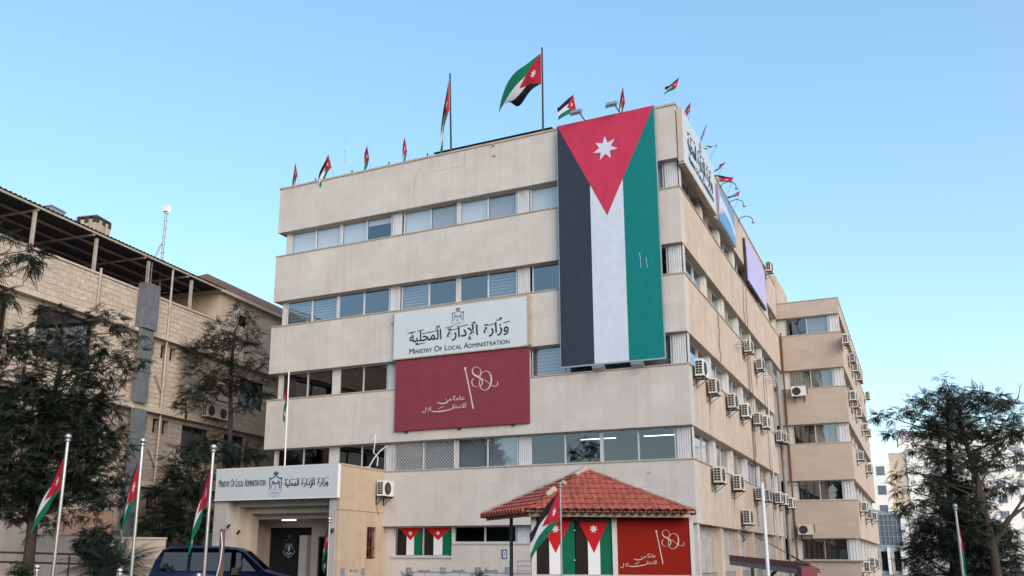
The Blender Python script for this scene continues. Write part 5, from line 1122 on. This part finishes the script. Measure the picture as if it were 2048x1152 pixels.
def tree(name, label, base, trunk, lobes, leaf, bark, seed, frond=.55, per=9, density=1.0, r0=.16, pairs=6, llen=.30, lwid=.09, bare=(), up=.25, cat='tree', group=None, flat=.75, cl_sp=.5):
    """trunk: list of points; lobes: (centre, radius) clumps of leaf sprays, each carried on its own limb"""
    rg = np.random.default_rng(seed); t = thing(name, label, cat, base, 0, group); tr = MB(); tp = [Vector(p) for p in trunk]; n = len(tp)
    tr.tube(tp, [r0*(1-.75*i/(n-1)) for i in range(n)], 9); Cs = []; Ds = []; Ls = []
    def on_trunk(z):
        for a, b in zip(tp, tp[1:]):
            if a.z <= z <= b.z: return a.lerp(b, (z-a.z)/max(1e-6, b.z-a.z))
        return tp[-1] if z > tp[-1].z else tp[0]
    for c, r in lobes:
        c = Vector(c); s = on_trunk(min(tp[-1].z, max(tp[0].z+.3, c.z-.30*Vector((c.x-tp[-1].x, c.y-tp[-1].y)).length-.25*r))); mid = s.lerp(c, .5)+Vector((rg.normal(0, .2), rg.normal(0, .2), rg.normal(.05, .12))); rl = r0*.27*min(1.2, .5+r*.4)
        tr.tube([s, mid, c], [rl, rl*.7, rl*.35], 6, cap=False)
        m = max(5, int(density*10*(r/cl_sp)**2.2))
        for _ in range(m):
            dv = rg.normal(0, 1, 3); dv /= np.linalg.norm(dv); rr = r*rg.uniform(.35, 1.0)**.6; p = np.array(c)+dv*rr*np.array([1, 1, flat])
            if rg.random() < .4: tr.tube([c.lerp(Vector(p), .0), c.lerp(Vector(p), .5)+Vector((0, 0, .08*r)), Vector(p)], [rl*.32, rl*.22, .008], 4, cap=False)
            k = max(3, int(per*rg.uniform(.6, 1.3))); a0 = rg.uniform(0, 6.28)
            for j in range(k):
                az = a0+j*2.399; el = rg.normal(up, .45); Cs.append(p+rg.normal(0, .04, 3)); Ds.append((math.cos(az)*math.cos(el)+dv[0]*.6, math.sin(az)*math.cos(el)+dv[1]*.6, math.sin(el)+dv[2]*.3)); Ls.append(frond*rg.uniform(.65, 1.2))
    for pts, rad in bare: tr.tube(pts, [rad*(1-.8*i/(len(pts)-1)) for i in range(len(pts))], 6, cap=False)
    tr.build('trunk', bark, t)
    V, _ = frond_cloud(np.array(Cs), np.array(Ds), np.array(Ls), pairs, llen, lwid, .35, seed+1); quads_obj('crown', V, leaf, t); return t
def lobe(u, v, D, r_px): return (at(u, v, D), r_px*D/CAM['f'])
def ground_pt(u, D): p = at(u, 1113, D); return Vector((p.x, p.y, 0))
# big feathery tree before the stone building
D = 26.0
tree('feathery_tree', 'large dark feathery tree covering the stone building at far left', ground_pt(85, D), [ground_pt(60, D), at(70, 1000, D), at(85, 880, D), at(110, 780, D), at(130, 690, D)],
     [lobe(u, v, D+dd, r) for u, v, dd, r in ((105, 640, .3, 42), (60, 690, 0, 60), (215, 640, .4, 38), (165, 690, .2, 50), (255, 665, .6, 30), (120, 760, -.3, 75), (210, 740, .3, 60), (265, 715, .5, 30), (30, 780, -.4, 70), (200, 820, .2, 60), (100, 860, -.3, 85), (30, 880, -.2, 80), (215, 885, .4, 50), (180, 950, .2, 65), (90, 960, 0, 85), (20, 970, .2, 60), (225, 985, .3, 40), (95, 1035, .1, 30), (60, 1045, 0, 28), (160, 880, -.5, 70), (60, 930, -.6, 75), (150, 1000, -.3, 60), (10, 1010, -.2, 55), (130, 930, -.7, 60), (15, 700, .2, 50), (160, 800, -.4, 60), (60, 800, -.5, 60))],
     'leaf', 'bark', 4, .30, 10, 1.1, .17, 6, .30, .10, bare=[([at(20, 980, D-.6), at(60, 900, D-.6), at(110, 850, D-.6)], .05), ([at(95, 870, D-1), at(110, 905, D-1), at(90, 960, D-1)], .03), ([at(110, 905, D-1), at(150, 900, D-1), at(180, 880, D-1)], .025), ([at(150, 900, D-1), at(165, 960, D-1)], .02)], up=.1)
D = 19.0
tree('leafy_branch_tree', 'tree outside the left edge whose leafy bough droops in above the big tree', ground_pt(-190, D), [ground_pt(-190, D), at(-180, 800, D), at(-150, 560, D)],
     [lobe(u, v, D, r) for u, v, r in ((20, 500, 38), (55, 520, 26), (-20, 470, 40), (10, 545, 34), (62, 500, 18), (-70, 520, 60), (25, 590, 16), (-90, 620, 60))], 'leaf', 'bark', 9, .34, 8, .85, .16, 6, .30, .09, up=-.1)
D = 41.0
tree('slim_tree', 'slim tree with open starry crown between the stone building and the office block', ground_pt(458, D), [ground_pt(456, D), at(458, 930, D), at(461, 830, D), at(462, 740, D), at(470, 660, D)],
     [lobe(u, v, D+dd, r) for u, v, dd, r in ((480, 632, 0, 26), (445, 660, .3, 30), (505, 680, .3, 26), (465, 700, -.4, 42), (420, 705, .2, 30), (515, 720, .1, 20), (400, 745, .3, 26), (450, 760, -.3, 40), (500, 770, .4, 30), (375, 700, 0, 20), (425, 790, 0, 28), (520, 790, .3, 18), (385, 770, .1, 22), (490, 815, .1, 18))], 'leaf', 'bark_dark', 12, .52, 9, 1.0, .17, 6, .28, .085, up=.25, cl_sp=.65)
D = 38.6
tree('shrubby_tree', 'low spreading dark tree behind the left end of the porch sign', ground_pt(400, D), [ground_pt(400, D), at(400, 1040, D), at(395, 980, D)],
     [lobe(u, v, D+dd, r) for u, v, dd, r in ((385, 905, 0, 32), (430, 890, .3, 28), (345, 990, 0, 45), (380, 970, 0, 45), (320, 1040, .2, 45), (365, 1050, 0, 50), (395, 1040, 0, 35), (480, 905, 2.0, 30), (520, 900, 2.4, 20), (455, 920, 1.5, 24), (345, 930, .2, 25), (300, 1080, 0, 30))], 'leaf', 'bark_dark', 15, .50, 8, .9, .12, 6, .30, .09, up=.1)
D = 39.0
tree('ivy_bush', 'round dark bush hanging on the stone building ledge', LF @ Vector((.3, lb(372, 820).y, F2)), [at(372, 838, 39.2), at(371, 800, 39.2)], [lobe(370, 812, 39.0, 22), lobe(378, 795, 39.2, 16)], 'leaf_dark', 'bark_dark', 17, .30, 9, 2.0, .05, 5, .3, .12, cat='bush')
D = 24.5
tree('round_bush', 'dark leafy bush leaning over the beige wall left of the cycad', ground_pt(190, D), [ground_pt(195, D), at(192, 1120, D), at(186, 1090, D)], [lobe(u, v, D, r) for u, v, r in ((178, 1075, 22), (205, 1070, 20), (170, 1095, 18), (215, 1095, 20), (190, 1105, 22), (215, 1130, 22), (185, 1130, 16))], 'leaf_dark', 'bark_dark', 19, .20, 8, 1.6, .06, 4, .34, .16, cat='bush', cl_sp=.22)
D = 20.0
tree('low_bush', 'small low bush at the bottom left corner', ground_pt(42, D), [ground_pt(42, D), at(42, 1140, D)], [lobe(42, 1135, D, 16), lobe(30, 1146, D, 15), lobe(55, 1146, D, 15)], 'leaf_ivy', 'bark', 20, .15, 8, 1.6, .03, 4, .34, .16, cat='bush', cl_sp=.2)
# cycad
t = thing('cycad', 'spiky cycad with arching fronds right of the dark bush', 'plant', ground_pt(232, 22.0)); g0 = at(225, 1140, 22.0); mb = MB(); b0 = ground_pt(225, 22.0); mb.tube([b0, b0+Vector((0, 0, g0.z*.8)), b0+Vector((0, 0, g0.z))], [.16, .15, .1], 10); mb.build('trunk', 'bark', t)
rg = np.random.default_rng(3); n = 46; az = np.arange(n)*2.399; el = np.linspace(1.25, .05, n); V, _ = frond_cloud(np.repeat(np.array([[g0.x, g0.y, g0.z]]), n, 0), np.stack([np.cos(az)*np.cos(el), np.sin(az)*np.cos(el), np.sin(el)], 1), rg.uniform(.8, 1.15, n), 20, .22, .022, .45, 3); quads_obj('fronds', V, 'leaf_dark', t)
# small shrubs at the foot of the walls
for u, v, D, lab in ((962, 1152, 24, 'tiny dark shrub poking up before the ramp rail'), (1345*0+820, 1156, 26, 'small shrub by the near end of the ramp rail')):
    tree('shrub', lab, ground_pt(u, D), [ground_pt(u, D), at(u, v, D)], [lobe(u, v-2, D, 8), lobe(u+5, v+5, D, 9), lobe(u-5, v+6, D, 9)], 'leaf_ivy', 'bark', int(u), .14, 7, 2.0, .02, 4, .34, .16, cat='shrub', cl_sp=.2)
# right: tall dark evergreen wrapped by a feathery tree
D = 37.0
tree('evergreen_tree', 'dense dark evergreen standing inside the spreading tree on the right', ground_pt(1905, D+1), [ground_pt(1905, D+1), at(1900, 1000, D+1), at(1894, 800, D+1)],
     [lobe(u, v, D+1+dd, r) for u, v, dd, r in ((1893, 765, 0, 18), (1897, 800, 0, 28), (1895, 850, 0, 38), (1905, 900, 0, 48), (1900, 950, -.3, 50), (1920, 1000, 0, 60), (1915, 1050, 0, 75), (1900, 1100, 0, 90), (1960, 1090, .3, 70), (1860, 1120, -.2, 55), (1990, 1140, .3, 70), (1850, 1075, 0, 30), (1945, 960, .3, 45))], 'leaf_dark', 'bark_dark', 23, .40, 10, 1.25, .22, 8, .22, .05, up=.15, flat=.9)
tree('spreading_tree', 'wide spreading dark tree against the white buildings on the right', ground_pt(1985, D-1), [ground_pt(1990, D-1), at(1985, 1090, D-1), at(1970, 1030, D-1), at(1955, 960, D-1), at(1930, 880, D-1), at(1915, 800, D-1)],
     [lobe(u, v, D-1+dd, r) for u, v, dd, r in ((1925, 790, 0, 40), (1880, 800, .4, 42), (1835, 805, .3, 32), (1975, 800, .3, 42), (2010, 820, 0, 35), (1800, 830, 0, 26), (1765, 830, .2, 16), (1790, 860, .2, 24), (1845, 850, -.4, 42), (1900, 860, -.6, 45), (1960, 850, -.4, 48), (2020, 870, .3, 45), (1830, 890, .2, 26), (1870, 910, -.3, 40), (1990, 910, -.3, 45), (2040, 930, .3, 40), (1815, 940, .2, 28), (1800, 975, 0, 24), (1850, 960, -.2, 36), (1830, 1000, -.2, 30), (1800, 1020, 0, 22), (1995, 970, .3, 36), (2045, 860, .2, 30), (1940, 925, -.6, 35), (1945, 1000, -1.2, 34), (1960, 1060, -1.3, 32), (1935, 1070, -1.0, 40), (1950, 800, -.6, 45), (1900, 830, -.8, 45), (1855, 820, -.5, 38), (1990, 860, -.7, 45), (2010, 1060, .2, 34), (2035, 1110, .2, 36), (1880, 1005, -.5, 30))],
     'leaf_olive', 'bark', 29, .42, 9, .70, .20, 6, .30, .095, up=.05, flat=.45, cl_sp=.6,
     bare=[([at(1988, 1085, D-1), at(2020, 1035, D-1.2), at(2055, 1010, D-1.3)], .16), ([at(2005, 1060, D-1), at(2045, 1000, D-1), at(2060, 960, D-1)], .08), ([at(1975, 1040, D-1), at(1955, 1000, D-1.4), at(1955, 940, D-1.5)], .13), ([at(1955, 960, D-1.4), at(1920, 905, D-1.5), at(1895, 850, D-1.5), at(1905, 830, D-1.5)], .06), ([at(1850, 1003, D-1.2), at(1900, 1015, D-1.2), at(1960, 1030, D-1)], .05), ([at(1960, 950, D-1.2), at(1990, 925, D-1), at(2035, 910, D-1)], .05), ([at(2035, 800, D), at(2040, 775, D), at(2034, 765, D)], .02), ([at(2040, 775, D), at(2047, 762, D)], .015)])

# ================================================================== buildings in the distance on the right
WB = thing('white_hospital_block', 'tall sunlit white block with rows of small windows behind the trees', 'building', at(1950, 1113, 150)); WB.location.z = 0; D = 150.0
a, b = at(1795, 872, D), at(2120, 862, D*.933); zt = (a.z+b.z)/2; d = Vector((b.x-a.x, b.y-a.y, 0)).normalized(); n = Vector((d.y, -d.x, 0)); fr = frame_of(Vector((a.x, a.y, 0)), d, -n, UPV); ln = 46
mb = MB(); mb.box((0, 0, 0), (ln, 16, zt), 0, fr); mb.box((-.2, -.2, zt+.01), (ln+.2, 16, zt+.5), 0, fr)
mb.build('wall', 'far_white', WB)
scp = D/CAM['f']
for j in range(9):
    for i in range(9):
        x0 = 1.9+i*2.95; z0 = zt-4-j*2.45
        if z0 < 1: continue
        m_ = MB(); m_.box((x0, -.06, z0), (x0+1.3, -.02, z0+1.25), 0, fr); wo = m_.build('window', 'galv', WB); m_ = MB()
        for k in range(3): m_.box((x0+.1+k*.42, -.11, z0+.12), (x0+.40+k*.42, -.062, z0+1.12), 0, fr)
        m_.build('pane', 'far_glass', wo)
CT = thing('white_tower_block', 'white tower block with a shade tan strip just past the wing edge', 'building', at(1790, 1113, 120)); CT.location.z = 0; D = 120.0
c_ = at(1785, 905, D); mb = MB(); zz = at(1765, 925, D).z; mb.box((c_.x-4, c_.y-.2, 0), (c_.x-.6, c_.y+6, zz), 0); mb.box((c_.x-.6, c_.y+.3, 0), (c_.x+1.6, c_.y+7, c_.z), 1); mb.box((c_.x+1.6, c_.y+.1, 0), (c_.x+5, c_.y+7, c_.z+1.6), 0); mb.build('wall', ['far_white', 'far_shade_tan'], CT)
for j in range(5): mb = MB(); mb.box((c_.x-2.2, c_.y-.26, c_.z-3-2.6*j), (c_.x-1.2, c_.y-.21, c_.z-1.8-2.6*j)); mb.build('window', 'far_glass', CT)
GB = thing('glass_building', 'low blue grey glass building with white columns beyond the wing', 'building', at(1780, 1113, 104)); GB.location.z = 0; D = 104.0
a, b = at(1730, 985, D), at(1800, 1035, D-1.5); d = Vector((b.x-a.x, b.y-a.y, 0)); ln = d.length; d.normalize(); n = Vector((d.y, -d.x, 0)); fr = frame_of(Vector((a.x, a.y, 0)), d, -n, UPV); zt = at(1770, 1030, D-1).z; zm = at(1775, 1092, D-1).z; zr = at(1750, 990, D).z
mb = MB(); mb.box((-6, 0, 0), (ln, 9, zm-.01), 1, fr); mb.box((-6, .02, zm), (ln-.01, 9, zt), 0, fr); mb.add([fr @ Vector(q) for q in ((-6, -.1, zt+.01), (ln+.1, -.1, zt+.01), (ln+.1, 8, zt+.01), (-6, 8, zr+1))], [(0, 1, 2, 3)], 2)
mb.add([fr @ Vector(q) for q in ((-6, -.05, zt), (ln, -.05, zt), (-6, -.05, zr))], [(0, 1, 2)], 2); mb.build('wall', ['far_glass', 'plaster_grey', 'galv'], GB)
mb = MB()
for k in range(22): x = -6+(ln+6)*k/21; mb.box((x-.03, -.08, zm), (x+.03, .0, zt), 0, fr)
mb.box((-6, -.09, zm-.15), (ln, -.01, zm+.12), 0, fr)
for z in np.linspace(zm+1, zt-.6, 4): mb.box((-6, -.05, z), (ln, .0, z+.06), 0, fr)
mb.build('mullion', 'galv', GB)
for k in range(5): x = -2+(ln+2)*k/4; mb = MB(); mb.box((x-.3, -.6, 0), (x+.0, -.1, zm-.16), 0, fr); mb.build('column', 'white', GB)
mb = MB(); mb.box((ln+.01, -.3, 0), (ln+.8, .5, zt), 0, fr); mb.build('column', 'white', GB)
for k in range(4): x = -1.6+(ln+2)*k/4; mb = MB(); mb.box((x, -.05, .4), (x+1.0, -.01, zm-.6), 0, fr); mb.build('window', 'glass_dark', GB)
a2 = fr @ Vector((ln+.85, 0, 0)); d2 = Vector((.80, .6, 0)).normalized(); n2 = Vector((d2.y, -d2.x, 0)); fr2 = frame_of(a2, d2, -n2, UPV)
mb = MB(); mb.box((0, 0, 0), (2.6, 6, zt-.2), 0, fr2); mb.build('stair_tower', 'concrete', GB)
mb = MB()
for k in range(7): mb.box((0, -.08, 1+k*1.3), (2.6, -.01, 1.12+k*1.3), 0, fr2)
for k in range(4): mb.box((.1+k*.8, -.09, 0), (.18+k*.8, -.082, zt-.3), 0, fr2)
mb.build('mullion', 'galv', GB)

# ================================================================== across the street, behind the camera: what the panes mirror
def house(name, label, x, y, wx_, wy_, h, mat, rows):
    t = thing(name, label, 'building', (x, y, 0)); mb = MB(); mb.box((x-wx_/2, y-wy_, 0), (x+wx_/2, y, h)); mb.box((x-wx_/2-.2, y-wy_-.2, h+.003), (x+wx_/2+.2, y+.2, h+.4)); mb.build('wall', mat, t)
    for j in range(rows):
        for i in range(int(wx_/4)):
            m_ = MB(); xx = x-wx_/2+1.2+i*4; m_.box((xx, y+.01, 1+j*3.3), (xx+1.8, y+.05, 2.6+j*3.3)); m_.build('window', 'dim', t)
house('opposite_house', 'tan flat roofed house across the street mirrored in the first floor panes', -18, -66, 22, 10, 10.5, 'plaster_tan', 3)
house('opposite_house', 'grey block across the street mirrored in the panes right of the tan house', 8, -70, 26, 12, 13.5, 'concrete', 4)
house('opposite_house', 'long low beige house across the street at its left end', -52, -76, 40, 10, 9, 'plaster_beige', 2)
house('opposite_house', 'brown block across the side street facing the air conditioners', 44, -20, 10, 60, 9, 'plaster_beige', 2)
for x, y, h, s in ((-3, -60, 15, 51), (-7, -61, 12, 52), (-40, -55, 21, 54), (-47, -57, 18, 55), (-55, -52, 22, 56), (16, -62, 11, 58), (-64, -50, 20, 59), (-72, -56, 22, 60), (-48, -48, 17, 61)):
    wd = 1.0 if s in (51, 52, 58) else 5.0; rg = random.Random(s)
    lb_ = [(Vector((x+rg.uniform(-1, 1)*wd*.5, y+rg.uniform(-1, 1)*wd*.5, 2.2+(h-3)*(k+.5)/9)), wd*(1.15-.8*((k+.5)/9)**2 if wd > 2 else 1.1-.8*k/9)) for k in range(9)]
    tree('cypress_tree' if wd < 2 else 'street_tree', 'dark tree across the street mirrored in the panes', Vector((x, y, 0)), [Vector((x, y, 0)), Vector((x, y, h*.5)), Vector((x, y, h*.93))], lb_, 'leaf_dark', 'bark', s, 1.1, 7, .55, .22, 4, .5, .2, up=.5, group='trees across the street', cl_sp=1.1)
